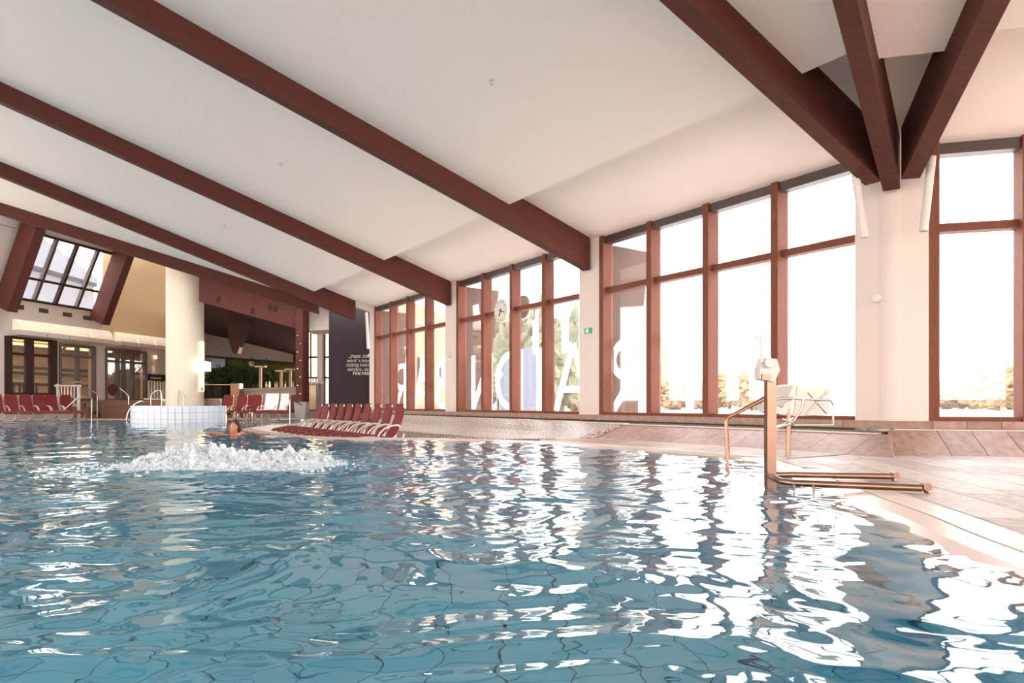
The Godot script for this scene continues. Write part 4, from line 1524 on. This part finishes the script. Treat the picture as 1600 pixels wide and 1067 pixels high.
# ---------------------------------------------------------------- clock, letters, lift, swimmer, foam
func clock_face(called: String, label: String, at: Vector3, m: Material, hands: bool) -> void:
	var o := thing(called, at, label, "clock")
	var b := Basis(WS, -WB, WS.cross(-WB))
	var mb := MB.new()
	mb.lathe(at, [[0.0, -0.05], [0.29, -0.05], [0.30, -0.03], [0.30, 0.03], [0.285, 0.045], [0.27, 0.035], [0.0, 0.035]], 40, b)
	part("case", mb, m, o)
	if not hands:
		mb = MB.new()
		mb.lathe(at - (-WB) * 0.02, [[0.30, -0.03], [0.315, -0.02], [0.315, 0.02], [0.30, 0.03]], 40, b)
		part("rim", mb, M.white_plastic, o)
		return
	var fw := -WB
	var rt := -WS
	for k in 12:
		var a := TAU * k / 12
		var d := rt * sin(a) + Vector3.UP * cos(a)
		mb = MB.new()
		bar(mb, at + fw * 0.038 + d * 0.215, at + fw * 0.038 + d * 0.255, 0.016, 0.006)
		part("hour_mark", mb, M.charcoal, o)
	for q in [[105.0, 0.22, 0.02], [205.0, 0.15, 0.028]]:
		var a := deg_to_rad(q[0])
		var d := rt * sin(a) + Vector3.UP * cos(a)
		mb = MB.new()
		mb.box(at + fw * 0.045 + d * (q[1] / 2 - 0.03), Vector3(q[2], q[1] + 0.05, 0.008), Basis(d.cross(fw), d, fw))
		part("hand", mb, M.black, o)

func stroke(mb: MB, at: Callable, path: Array, wide: float) -> void:
	# a flat band of that width along a path of (u, v) spots, 3 cm thick
	var l := []
	var r := []
	for i in path.size():
		var d: Vector2 = (path[mini(i + 1, path.size() - 1)] - path[maxi(i - 1, 0)]).normalized()
		var nn := Vector2(-d.y, d.x) * wide / 2
		l.append(path[i] + nn)
		r.append(path[i] - nn)
	for i in path.size() - 1:
		var p := []
		for k in [0.0, 0.03]:
			for q in [l[i], l[i + 1], r[i + 1], r[i]]:
				p.append(at.call(q, k))
		mb.hexa(p)

func arc(c: Vector2, rx: float, ry: float, a0: float, a1: float) -> Array:
	var out := []
	for i in 13:
		var a := deg_to_rad(lerpf(a0, a1, i / 12.0))
		out.append(c + Vector2(cos(a) * rx, sin(a) * ry))
	return out

func glass_letters() -> void:
	# letter, place along the wall of its left side as read from outside, width
	var spec := [["R", 21.55, 0.98], ["A", 19.62, 1.35], ["B", 18.45, 0.9], ["N", 15.95, 1.12], ["D", 14.45, 1.3], ["I", 13.65, 0.18], ["A", 11.68, 1.42], ["R", 10.02, 1.08], ["T", 8.25, 1.25]]
	var told := ["leftmost large letter R seen reversed, before the brown wing", "large reversed letter A left of the orange mullion in the farthest bay", "large letter B seen reversed, half hidden by the pillar left of the clock", "large reversed letter N low in the clock's window bay", "large reversed letter D below the clock in front of the pale blue arch", "large letter I right of the reversed D", "large letter A beside the pillar with the green exit sign", "large reversed letter R in the leftmost pane of the near bay", "large letter T faint against the bright near window"]
	var H := 1.54
	for i in spec.size():
		var s0: float = spec[i][1]
		var w: float = spec[i][2]
		var at := func(q: Vector2, k: float) -> Vector3: return W(s0 + q.x, -0.40 - k, 0.475 + q.y)
		var mb := MB.new()
		var b := 0.17
		match spec[i][0]:
			"I":
				stroke(mb, at, [Vector2(0.09, 0), Vector2(0.09, H)], b)
			"N":
				stroke(mb, at, [Vector2(0.09, 0), Vector2(0.09, H)], b)
				stroke(mb, at, [Vector2(w - 0.09, 0), Vector2(w - 0.09, H)], b)
				stroke(mb, at, [Vector2(0.1, H - 0.03), Vector2(w - 0.1, 0.03)], b)
			"T":
				stroke(mb, at, [Vector2(w / 2, 0), Vector2(w / 2, H)], b)
				stroke(mb, at, [Vector2(0, H - 0.08), Vector2(w, H - 0.08)], b)
			"A":
				stroke(mb, at, [Vector2(0.06, 0), Vector2(w / 2, H)], b)
				stroke(mb, at, [Vector2(w - 0.06, 0), Vector2(w / 2, H)], b)
				stroke(mb, at, [Vector2(0.22, 0.5), Vector2(w - 0.22, 0.5)], b * 0.9)
			"D":
				stroke(mb, at, [Vector2(0.09, 0), Vector2(0.09, H)], b)
				stroke(mb, at, [Vector2(0.09, H - 0.08)] + arc(Vector2(w * 0.45, H / 2), w * 0.55 - 0.08, H / 2 - 0.08, 90, -90) + [Vector2(0.09, 0.08)], b)
			"B":
				stroke(mb, at, [Vector2(0.09, 0), Vector2(0.09, H)], b)
				stroke(mb, at, [Vector2(0.09, H - 0.08)] + arc(Vector2(w * 0.5, H * 0.745), w * 0.45 - 0.08, H * 0.255 - 0.08, 90, -90) + [Vector2(0.09, H * 0.52)], b)
				stroke(mb, at, [Vector2(0.09, H * 0.52)] + arc(Vector2(w * 0.5, H * 0.27), w * 0.5 - 0.08, H * 0.27 - 0.08, 90, -90) + [Vector2(0.09, 0.08)], b)
			"R":
				stroke(mb, at, [Vector2(0.09, 0), Vector2(0.09, H)], b)
				stroke(mb, at, [Vector2(0.09, H - 0.08)] + arc(Vector2(w * 0.5, H * 0.71), w * 0.5 - 0.08, H * 0.29 - 0.08, 90, -90) + [Vector2(0.09, H * 0.47)], b)
				stroke(mb, at, [Vector2(w * 0.35, H * 0.48), Vector2(w - 0.06, 0)], b)
		solo("window_letter", mb, M.letter_white, W(s0 + w / 2, -0.4, 0.475), "white " + told[i], "letter", "white letters outside the window wall")

func lift() -> void:
	var zz := 5.7
	var o := thing("pool_lift", P(1203, 745, zz), "poolside chair lift with a bronze post, white winch and two floor tubes", "lift")
	var mb := MB.new()
	bar(mb, P(1203.5, 800, zz), P(1203.5, 590, zz), 0.075, 0.075)
	part("post", mb, M.bronze, o)
	mb = MB.new()
	mb.prism([P(1187, 575, zz - 0.06), P(1187, 592, zz - 0.06), P(1210, 597, zz - 0.06), P(1219, 578, zz - 0.06), P(1214, 561, zz - 0.06), P(1193, 558, zz - 0.06)], Vector3(0, 0, -0.12))
	var box := part("winch_box", mb, M.white_plastic, o)
	mb = MB.new()
	mb.lathe(P(1199, 567, zz - 0.06), [[0.0, 0.06], [0.04, 0.06], [0.045, 0.0]], 14, Basis(Vector3.RIGHT, Vector3.BACK, Vector3.DOWN))
	part("gear_cap", mb, M.white_plastic, box)
	mb = MB.new()
	mb.box(P(1197, 589, zz - 0.07), Vector3(0.07, 0.05, 0.03))
	part("cable_slot", mb, M.bronze, box)
	mb = MB.new()
	mb.tube([P(1191, 566, zz - 0.09), P(1190, 545, zz - 0.09), P(1189, 528, zz - 0.09)], 0.016, 8)
	mb.tube([P(1189, 528, zz - 0.09), P(1178, 527, zz - 0.09)], 0.007, 8)
	part("crank", mb, M.white_plastic, o)
	# long floor tubes
	mb = MB.new()
	var lo := [P(1206, 745, 5.62), P(1212, 748, 5.5), P(1222, 752, 5.35), P(1240, 754.5, 5.25), P(1300, 757, 5.15), P(1440, 762.5, 4.95)]
	mb.tube(lo, 0.026, 12)
	part("floor_tube", mb, M.bronze, o)
	mb = MB.new()
	mb.tube([P(1208, 742, 5.85), P(1240, 741.5, 5.85), P(1395, 744.5, 5.75)], 0.026, 12)
	part("floor_tube", mb, M.bronze, o)
	for q in [[1446, 760.5, 4.95, 1449, 771], [1398, 742.5, 5.75, 1396, 752]]:
		mb = MB.new()
		mb.lathe(P(q[0], q[1], q[2]) + Vector3(0, 0, 0.03), [[0.0, -0.06], [0.03, -0.06], [0.03, 0.0], [0.0, 0.0]], 16, Basis(Vector3.RIGHT, Vector3.BACK, Vector3.DOWN))
		part("end_roller", mb, M.bronze, o)
		mb = MB.new()
		mb.tube([P(q[0] - 3, q[1] + 1, q[2]), P(q[3], q[4] - 2, q[2]), P(q[3] + 3, q[4], q[2])], 0.018, 8)
		part("end_foot", mb, M.bronze, o)
	for q in [[1240, 757, 768, 5.2], [1271, 758, 782, 5.15]]:
		mb = MB.new()
		mb.tube([P(q[0], q[1], q[3]), P(q[0] + 1, q[2], q[3])], 0.008, 6)
		part("peg", mb, M.bronze, o)
	# chair on its arm
	var zc := 6.0
	mb = MB.new()
	mb.prism([P(1211, 632, zc), P(1222, 638, zc), P(1228, 628, zc), P(1240, 602, zc), P(1246, 600, zc), P(1236, 632, zc), P(1228, 649, zc), P(1212, 645, zc)], Vector3(0, 0, -0.42))
	part("seat_shell", mb, M.white_plastic, o)
	mb = MB.new()
	mb.prism([P(1246, 603, zc + 0.3), P(1298, 607, zc + 0.3), P(1296, 648, zc + 0.3), P(1240, 650, zc + 0.3)], Vector3(0, 0, -0.03))
	part("backrest", mb, M.white_plastic, o)
	mb = MB.new()
	mb.tube([P(1262, 612, zc), P(1292, 646, zc)], 0.01, 6)
	mb.tube([P(1292, 612, zc), P(1258, 648, zc)], 0.01, 6)
	part("cross_brace", mb, M.steel, o)
	for k in 2:
		var z2 := zc - 0.05 if k == 0 else zc + 0.42
		mb = MB.new()
		mb.tube([P(1213, 624, z2), P(1222, 622, z2), P(1298, 625, z2), P(1302, 632, z2), P(1302, 664, z2), P(1240, 664, z2)], 0.012, 8)
		part("arm_frame", mb, M.steel, o)
	mb = MB.new()
	mb.tube([P(1222, 655, zc - 0.05), P(1238, 660, zc - 0.05), P(1252, 640, zc - 0.05), P(1256, 622, zc - 0.05)], 0.014, 8)
	mb.tube([P(1210, 668, 5.75), P(1232, 662, zc), P(1240, 655, zc + 0.2)], 0.02, 8)
	part("bracket", mb, M.steel, o)
	mb = MB.new()
	mb.tube([P(1137, 717, 8.44), P(1134.5, 658, 8.44), P(1136, 653, 8.44), P(1190, 625, 8.44), P(1216, 608, 8.44), P(1226, 603, 8.44), P(1232, 606, 8.44), P(1233, 616, 8.44), P(1231.5, 714, 8.4)], 0.026, 12)
	var h := solo("bent_handrail", mb, M.bronze, P(1137, 717, 8.44), "bent steel handrail climbing out of the pool behind the lift", "handrail")
	mb = MB.new()
	mb.lathe(P(1231.5, 714.5, 8.4), [[0.0, 0.0], [0.08, 0.0], [0.08, 0.015], [0.03, 0.02]], 16)
	part("foot_plate", mb, M.bronze, h)

func nets(bones: Array, lo: Vector3, hi: Vector3, cell: float, k: float) -> MB:
	# smooth union of tapered capsules, meshed as surface nets
	var n := Vector3i(((hi - lo) / cell).ceil())
	var f := PackedFloat32Array()
	f.resize((n.x + 1) * (n.y + 1) * (n.z + 1))
	var sx := 1
	var sy := n.x + 1
	var sz := (n.x + 1) * (n.y + 1)
	for z in n.z + 1:
		for y in n.y + 1:
			for x in n.x + 1:
				var p := lo + Vector3(x, y, z) * cell
				var d := 1e3
				for b in bones:
					var ab: Vector3 = b[1] - b[0]
					var t := clampf((p - b[0]).dot(ab) / maxf(ab.length_squared(), 1e-8), 0, 1)
					var e: float = p.distance_to(b[0] + ab * t) - lerpf(b[2], b[3], t)
					var hh := clampf(0.5 + 0.5 * (d - e) / k, 0, 1)
					d = lerpf(d, e, hh) - k * hh * (1 - hh)
				f[x * sx + y * sy + z * sz] = d
	var mb := MB.new()
	var id := {}
	var off := [0, sx, sy, sx + sy, sz, sx + sz, sy + sz, sx + sy + sz]
	for z in n.z:
		for y in n.y:
			for x in n.x:
				var c := x * sx + y * sy + z * sz
				var neg := 0
				for o in off:
					if f[c + o] < 0:
						neg += 1
				if neg == 0 or neg == 8:
					continue
				var sum := Vector3.ZERO
				var cnt := 0
				for e in [[0, 1], [2, 3], [4, 5], [6, 7], [0, 2], [1, 3], [4, 6], [5, 7], [0, 4], [1, 5], [2, 6], [3, 7]]:
					var a: float = f[c + off[e[0]]]
					var b: float = f[c + off[e[1]]]
					if (a < 0) != (b < 0):
						var t := a / (a - b)
						var pa := Vector3(e[0] & 1, (e[0] >> 1) & 1, e[0] >> 2)
						var pb := Vector3(e[1] & 1, (e[1] >> 1) & 1, e[1] >> 2)
						sum += pa.lerp(pb, t)
						cnt += 1
				id[c] = mb.v.size()
				mb.v.append(lo + (Vector3(x, y, z) + sum / cnt) * cell)
				mb.n.append(Vector3(f[c + sx] - f[c], f[c + sy] - f[c], f[c + sz] - f[c]).normalized())
	for z in range(1, n.z):
		for y in range(1, n.y):
			for x in range(1, n.x):
				var c := x * sx + y * sy + z * sz
				for ax in [[sx, sy, sz], [sy, sz, sx], [sz, sx, sy]]:
					if (f[c] < 0) != (f[c + ax[0]] < 0):
						var q := [c - ax[1] - ax[2], c - ax[2], c, c - ax[1]]
						if not (id.has(q[0]) and id.has(q[1]) and id.has(q[2]) and id.has(q[3])):
							continue
						if f[c] < 0:
							mb.ix.append_array([id[q[0]], id[q[2]], id[q[1]], id[q[0]], id[q[3]], id[q[2]]])
						else:
							mb.ix.append_array([id[q[0]], id[q[1]], id[q[2]], id[q[0]], id[q[2]], id[q[3]]])
	return mb

func swimmer() -> void:
	var at := P(367, 679, 14.8)
	var h := at + Vector3(0, 0.12, 0)
	var o := thing("person", at, "swimmer with dark hair, head above the water beside the white rim", "person")
	var fwd := Vector3(-0.75, 0, 0.66)
	var up := Vector3.UP
	var rt := fwd.cross(up)
	var bones := [
		[h + up * 0.02, h + up * 0.06, 0.085, 0.09], [h + fwd * 0.03 - up * 0.05, h + fwd * 0.02, 0.06, 0.075], [h + fwd * 0.095 + up * 0.02, h + fwd * 0.112 - up * 0.015, 0.009, 0.015],
		[h + fwd * 0.085 - up * 0.05, h + fwd * 0.075 - up * 0.075, 0.018, 0.025], [h + rt * 0.088, h + rt * 0.09 + up * 0.03, 0.014, 0.018], [h - rt * 0.088, h - rt * 0.09 + up * 0.03, 0.014, 0.018],
		[h - up * 0.05, h - up * 0.16 - fwd * 0.02, 0.055, 0.06], [h - up * 0.2 + rt * 0.17 - fwd * 0.02, h - up * 0.2 - rt * 0.17 - fwd * 0.02, 0.07, 0.07],
		[h - up * 0.25, h - up * 0.5 - fwd * 0.25, 0.14, 0.13],
		[h - up * 0.19 + rt * 0.18, h - up * 0.14 + rt * 0.30 + fwd * 0.2, 0.055, 0.045], [h - up * 0.14 + rt * 0.30 + fwd * 0.2, h - up * 0.08 + rt * 0.28 + fwd * 0.42, 0.043, 0.03],
		[h - up * 0.19 - rt * 0.18, h - up * 0.10 - rt * 0.38 + fwd * 0.0, 0.055, 0.045], [h - up * 0.10 - rt * 0.38, h - up * 0.08 - rt * 0.58 + fwd * 0.05, 0.043, 0.03]]
	for k in 5:
		var e := h - up * 0.08 - rt * 0.58 + fwd * 0.05
		var q := (k - 2) * 0.022
		bones.append([e, e - rt * (0.14 - absf(q)) + fwd * q * 1.5 - up * 0.01, 0.016, 0.009])
		e = h - up * 0.08 + rt * 0.28 + fwd * 0.42
		bones.append([e, e + fwd * (0.14 - absf(q)) + rt * q * 1.5 - up * 0.01, 0.016, 0.009])
	var lo := h - Vector3(0.75, 0.5, 0.75)
	var body := nets(bones, lo, h + Vector3(0.75, 0.2, 0.75), 0.018, 0.03)
	part("body", body, M.skin, o)
	var hb := [[h - fwd * 0.025 + up * 0.075, h - fwd * 0.045 + up * 0.02, 0.088, 0.088], [h - fwd * 0.02 + up * 0.17, h - fwd * 0.02 + up * 0.18, 0.045, 0.045], [h - fwd * 0.06 - up * 0.03, h - fwd * 0.07 - up * 0.06, 0.05, 0.04]]
	part("hair", nets(hb, h - Vector3(0.22, 0.2, 0.22), h + Vector3(0.22, 0.28, 0.22), 0.014, 0.03), M.hair, o)
	for sgn in [-1, 1]:
		var mb := MB.new()
		mb.lathe(h + fwd * 0.088 + rt * 0.034 * sgn + up * 0.03, [[0.0, -0.01], [0.01, 0.0], [0.0, 0.01]], 8)
		part("eye", mb, M.hair, o)

func foam() -> void:
	var n := FastNoiseLite.new()
	n.seed = 4
	n.noise_type = FastNoiseLite.TYPE_SIMPLEX
	n.fractal_octaves = 4
	n.frequency = 2.6
	var o := thing("bubbling_foam", Vector3(-3.0, WATER, -7.4), "white bubbling foam of a water jet boiling up in the pool", "foam")
	o.set_meta("kind", "stuff")
	var mb := MB.new()
	var nx := 130
	var nz := 80
	var bumps := [[-3.3, 7.45, 0.42, 0.4, 0.17], [-2.45, 7.75, 0.42, 0.34, 0.13], [-3.8, 7.3, 0.4, 0.32, 0.07], [-2.85, 7.25, 0.8, 0.4, 0.055]]
	var hh := func(x: float, z: float) -> float:
		var e := -0.035
		for b in bumps:
			e += b[4] * exp(-pow((x - b[0]) / b[2], 2) - pow((z - b[1]) / b[3], 2))
		var w := smoothstep(-0.03, 0.06, e)
		return e + w * (0.09 * absf(n.get_noise_2d(x, z)) + 0.05 * n.get_noise_2d(x * 3.1, z * 3.1)) + 0.03 * n.get_noise_2d(x * 1.7, z * 2.2)
	for j in nz:
		for i in nx:
			var x0 := -4.6 + 3.4 * i / nx
			var x1 := -4.6 + 3.4 * (i + 1) / nx
			var z0 := 6.4 + 2.0 * j / nz
			var z1 := 6.4 + 2.0 * (j + 1) / nz
			var a: float = hh.call(x0, z0)
			var b: float = hh.call(x1, z0)
			var c: float = hh.call(x1, z1)
			var d: float = hh.call(x0, z1)
			if maxf(maxf(a, b), maxf(c, d)) < 0.0:
				continue
			mb.quad(Vector3(x0, WATER + a, -z0), Vector3(x1, WATER + b, -z0), Vector3(x1, WATER + c, -z1), Vector3(x0, WATER + d, -z1))
	part("foam_mound", mb, M.foam, o)
	var sp := SphereMesh.new()
	sp.radius = 1.0
	sp.height = 2.0
	sp.radial_segments = 8
	sp.rings = 5
	var mm := MultiMesh.new()
	mm.transform_format = MultiMesh.TRANSFORM_3D
	mm.mesh = sp
	var tr := []
	for i in 2600:
		var b: Array = bumps[rng.randi() % 4]
		var x: float = b[0] + rng.randfn(0, b[2] * 0.75)
		var z: float = b[1] + rng.randfn(0, b[3] * 0.75)
		var e: float = hh.call(x, z)
		var r := 0.004 + 0.014 * pow(rng.randf(), 2)
		if i % 5 == 0:
			tr.append([Vector3(x, WATER + maxf(e, 0.0) + absf(rng.randfn(0, 0.04)), -z), r * 0.5])
		elif e > -0.03:
			tr.append([Vector3(x, WATER + maxf(e, 0.0), -z), r * 1.3])
	mm.instance_count = tr.size()
	for i in tr.size():
		mm.set_instance_transform(i, Transform3D(Basis.from_scale(Vector3.ONE * tr[i][1]), tr[i][0] - o.position))
	var mi := MultiMeshInstance3D.new()
	mi.name = "bubbles"
	mi.multimesh = mm
	mi.material_override = M.foam
	mi.set_meta("kind", "stuff")
	o.add_child(mi)

# ---------------------------------------------------------------- outside and the rest of the hall
func crown(at: Vector3, r: Vector3, seed_: int) -> MB:
	var n := FastNoiseLite.new()
	n.seed = seed_
	n.frequency = 1.1
	n.fractal_octaves = 3
	var mb := MB.new()
	var lat := 40
	var lon := 56
	var pt := func(i: int, j: int) -> Vector3:
		var a := PI * i / lat
		var b := TAU * (j % lon) / lon
		var d := Vector3(sin(a) * cos(b), cos(a), sin(a) * sin(b))
		return at + d * r * (1.0 + 0.55 * n.get_noise_3d(d.x * 2.2, d.y * 2.2, d.z * 2.2) + 0.2 * n.get_noise_3d(d.x * 6, d.y * 6, d.z * 6) + 0.05 * n.get_noise_3d(d.x * 18, d.y * 18, d.z * 18))
	for i in lat:
		for j in lon:
			mb.quad(pt.call(i, j), pt.call(i, j + 1), pt.call(i + 1, j + 1), pt.call(i + 1, j))
	return mb

func outside() -> void:
	var mb := MB.new()
	mb.prism([Vector3(-200, -0.3, -9), W(40, -0.5, -0.3), W(4.9, -0.5, -0.3), V(13.7, -0.5, -0.3), Vector3(200, -0.3, 40), Vector3(200, -0.3, -300), Vector3(-200, -0.3, -300)], Vector3.DOWN * 0.3)
	var gr := shell("floor_outside", mb, M.paving)
	# trees by window: photo column, top row, depth, width, kind
	var trees := [[732, 545, 62, 5, 0], [790, 500, 58, 7, 0], [822, 512, 60, 5, 1], [838, 490, 70, 6, 0], [868, 515, 64, 6, 0], [895, 505, 60, 6, 0], [1052, 596, 95, 7, 2], [1088, 598, 95, 6, 2], [1140, 585, 90, 7, 2], [1175, 583, 90, 7, 2], [1480, 602, 100, 9, 2], [1520, 582, 95, 9, 2], [1560, 578, 90, 9, 2], [1600, 580, 90, 9, 2], [690, 575, 50, 4, 0]]
	for i in trees.size():
		var q: Array = trees[i]
		var top := P(q[0], q[1], q[2] + (i % 3) * 10.0)
		var h: float = top.y + 0.3
		var base := Vector3(top.x, -0.3, top.z)
		var where: String = "behind the clock's window bay" if i < 6 else ("beyond the near window bay" if i < 10 else ("beyond the right window" if i < 14 else "beyond the farthest window bay"))
		var which: int = i if i < 6 else (i - 6 if i < 10 else i - 10)
		var o := thing("distant_tree", base, ("%s hazy tree from the left " % ordinal(which) if i < 14 else "small green tree ") + where, "tree", "trees outside the windows")
		part("crown", crown(base + Vector3.UP * h * 0.56, Vector3(q[3] * 0.5, h * 0.46, q[3] * 0.5), 30 + i), [M.foliage_a, M.foliage_b, M.foliage_c][q[4]], o)
		mb = MB.new()
		mb.lathe(base, [[0.25, 0.0], [0.15, h * 0.5]], 8)
		part("trunk", mb, M.trunk, o)
	# pale blue arch and lamp outside the clock's bay
	mb = MB.new()
	var ar := []
	for i in 13:
		var a := PI / 2 * i / 12.0
		ar.append(P(818 - 43 * sin(a), 641 - 40 - 57 * cos(a), 24) if i < 12 else P(775, 600, 24))
	ar.append(P(775, 655, 24))
	ar.append(P(838, 655, 24))
	ar.append(P(838, 544, 24))
	mb.prism(ar, Vector3(0.6, 0, -1.4))
	solo("arched_kiosk", mb, M.kiosk, P(800, 655, 24), "pale blue arched kiosk outside below the clock", "kiosk")
	var lp := thing("globe_lamp", P(779, 655, 21.5), "outdoor post lamp with a round white globe in the clock's window bay", "lamp")
	mb = MB.new()
	mb.tube([P(779, 650, 21.5), P(779, 592, 21.5)], 0.035, 8)
	part("post", mb, M.charcoal, lp)
	mb = MB.new()
	mb.lathe(P(779, 585, 21.5), [[0.0, -0.13], [0.07, -0.11], [0.12, -0.05], [0.13, 0.0], [0.12, 0.05], [0.07, 0.11], [0.0, 0.13]], 18)
	part("globe", mb, M.white_plastic, lp)
	var ch := thing("church", P(1041, 630, 150), "faint far church spire in the near window bay", "church")
	mb = MB.new()
	mb.lathe(Vector3(P(1041, 630, 150).x, -0.3, -150), [[2.0, 0.0], [2.0, 6.5], [0.0, 15.0]], 4)
	part("tower", mb, M.foliage_c, ch)
	# house and parasols above the café skylight
	var hs := thing("grey_house", Vector3(-42, -0.3, -52), "blue-grey house with a steep roof seen through the skylight", "house")
	mb = MB.new()
	mb.box(Vector3(-42, 5.2, -52), Vector3(13, 11, 12))
	part("walls", mb, M.house, hs)
	mb = MB.new()
	mb.prism([Vector3(-49.5, 10.6, -45.5), Vector3(-34.5, 10.6, -45.5), Vector3(-42, 16.2, -45.5)], Vector3(0, 0, -13))
	part("roof", mb, M.roof_tile, hs)
	for i in 3:
		for k in 2:
			mb = MB.new()
			mb.box(Vector3(-46 + i * 4, 4.0 + k * 4.2, -45.95), Vector3(1.8, 2.2, 0.15))
			part("window", mb, M.pale_blue, hs)
	for i in 3:
		var x: float = [36, 70, 118][i]
		var at := F(fline(x), 0, -6)
		var o := thing("cream_parasol", at, "cream parasol top outside low in the skylight, %s from the left" % ordinal(i), "parasol", "parasols outside the skylight")
		mb = MB.new()
		mb.lathe(at, [[0.75, 5.6], [0.4, 6.15], [0.05, 6.7]], 8)
		part("canopy", mb, M.cream, o)
		mb = MB.new()
		mb.tube([at, at + Vector3.UP * 6.7], 0.04, 6)
		part("pole", mb, M.steel, o)
	mb = MB.new()
	mb.box(Vector3(-9.5, 4, -52), Vector3(12, 9, 4))
	solo("cream_block", mb, M.cream, Vector3(-9.5, -0.5, -52), "cream building front seen far behind the glazed passage", "building")
	# the rest of the hall, behind the camera: glazed walls
	var pts := [V(13.7, 0, 0), V(13.7, 24, 0), Vector3(-26, 0, V(13.7, 24, 0).z), Vector3(-26, 0, -24.5), Vector3(-20.6, 0, -24.5)]
	mb = MB.new()
	for i in 4:
		var a: Vector3 = pts[i]
		var b: Vector3 = pts[i + 1]
		bar(mb, a + Vector3.UP * 0.2, b + Vector3.UP * 0.2, 0.4, 1.2)
		bar(mb, a + Vector3.UP * 7.7, b + Vector3.UP * 7.7, 0.4, 2.0)
		var cnt := maxi(1, int(a.distance_to(b) / 5.0))
		for k in cnt + 1:
			var p := a.lerp(b, float(k) / cnt)
			mb.box(p + Vector3.UP * 3.5, Vector3(0.5, 7, 0.5))
	shell("wall_back", mb, M.plaster)
	var back := structure("window_10", Vector3(-8, 0, 17))
	for i in 4:
		mb = MB.new()
		bar(mb, pts[i] + Vector3.UP * 3.75, pts[i + 1] + Vector3.UP * 3.75, 0.03, 5.9)
		part("pane", mb, M.pane, back)

func _ready() -> void:
	rng.seed = 20
	RC = W(CORNER_NEAR, 0, 0)
	view_and_light()
	materials()
	window_walls()
	roof()
	pool()
	deck()
	far_floor()
	benches()
	cafe()
	far_middle()
	loungers()
	clock_face("double_clock", "white round wall clock on a mullion of the middle window bay", W(14.55, 0.16, 2.98), M.white_plastic, true)
	clock_face("outdoor_clock", "dark back of a second round clock outside the glass", W(14.62, -0.55, 3.14), M.charcoal, false)
	lift()
	swimmer()
	foam()
	glass_letters()
	outside()
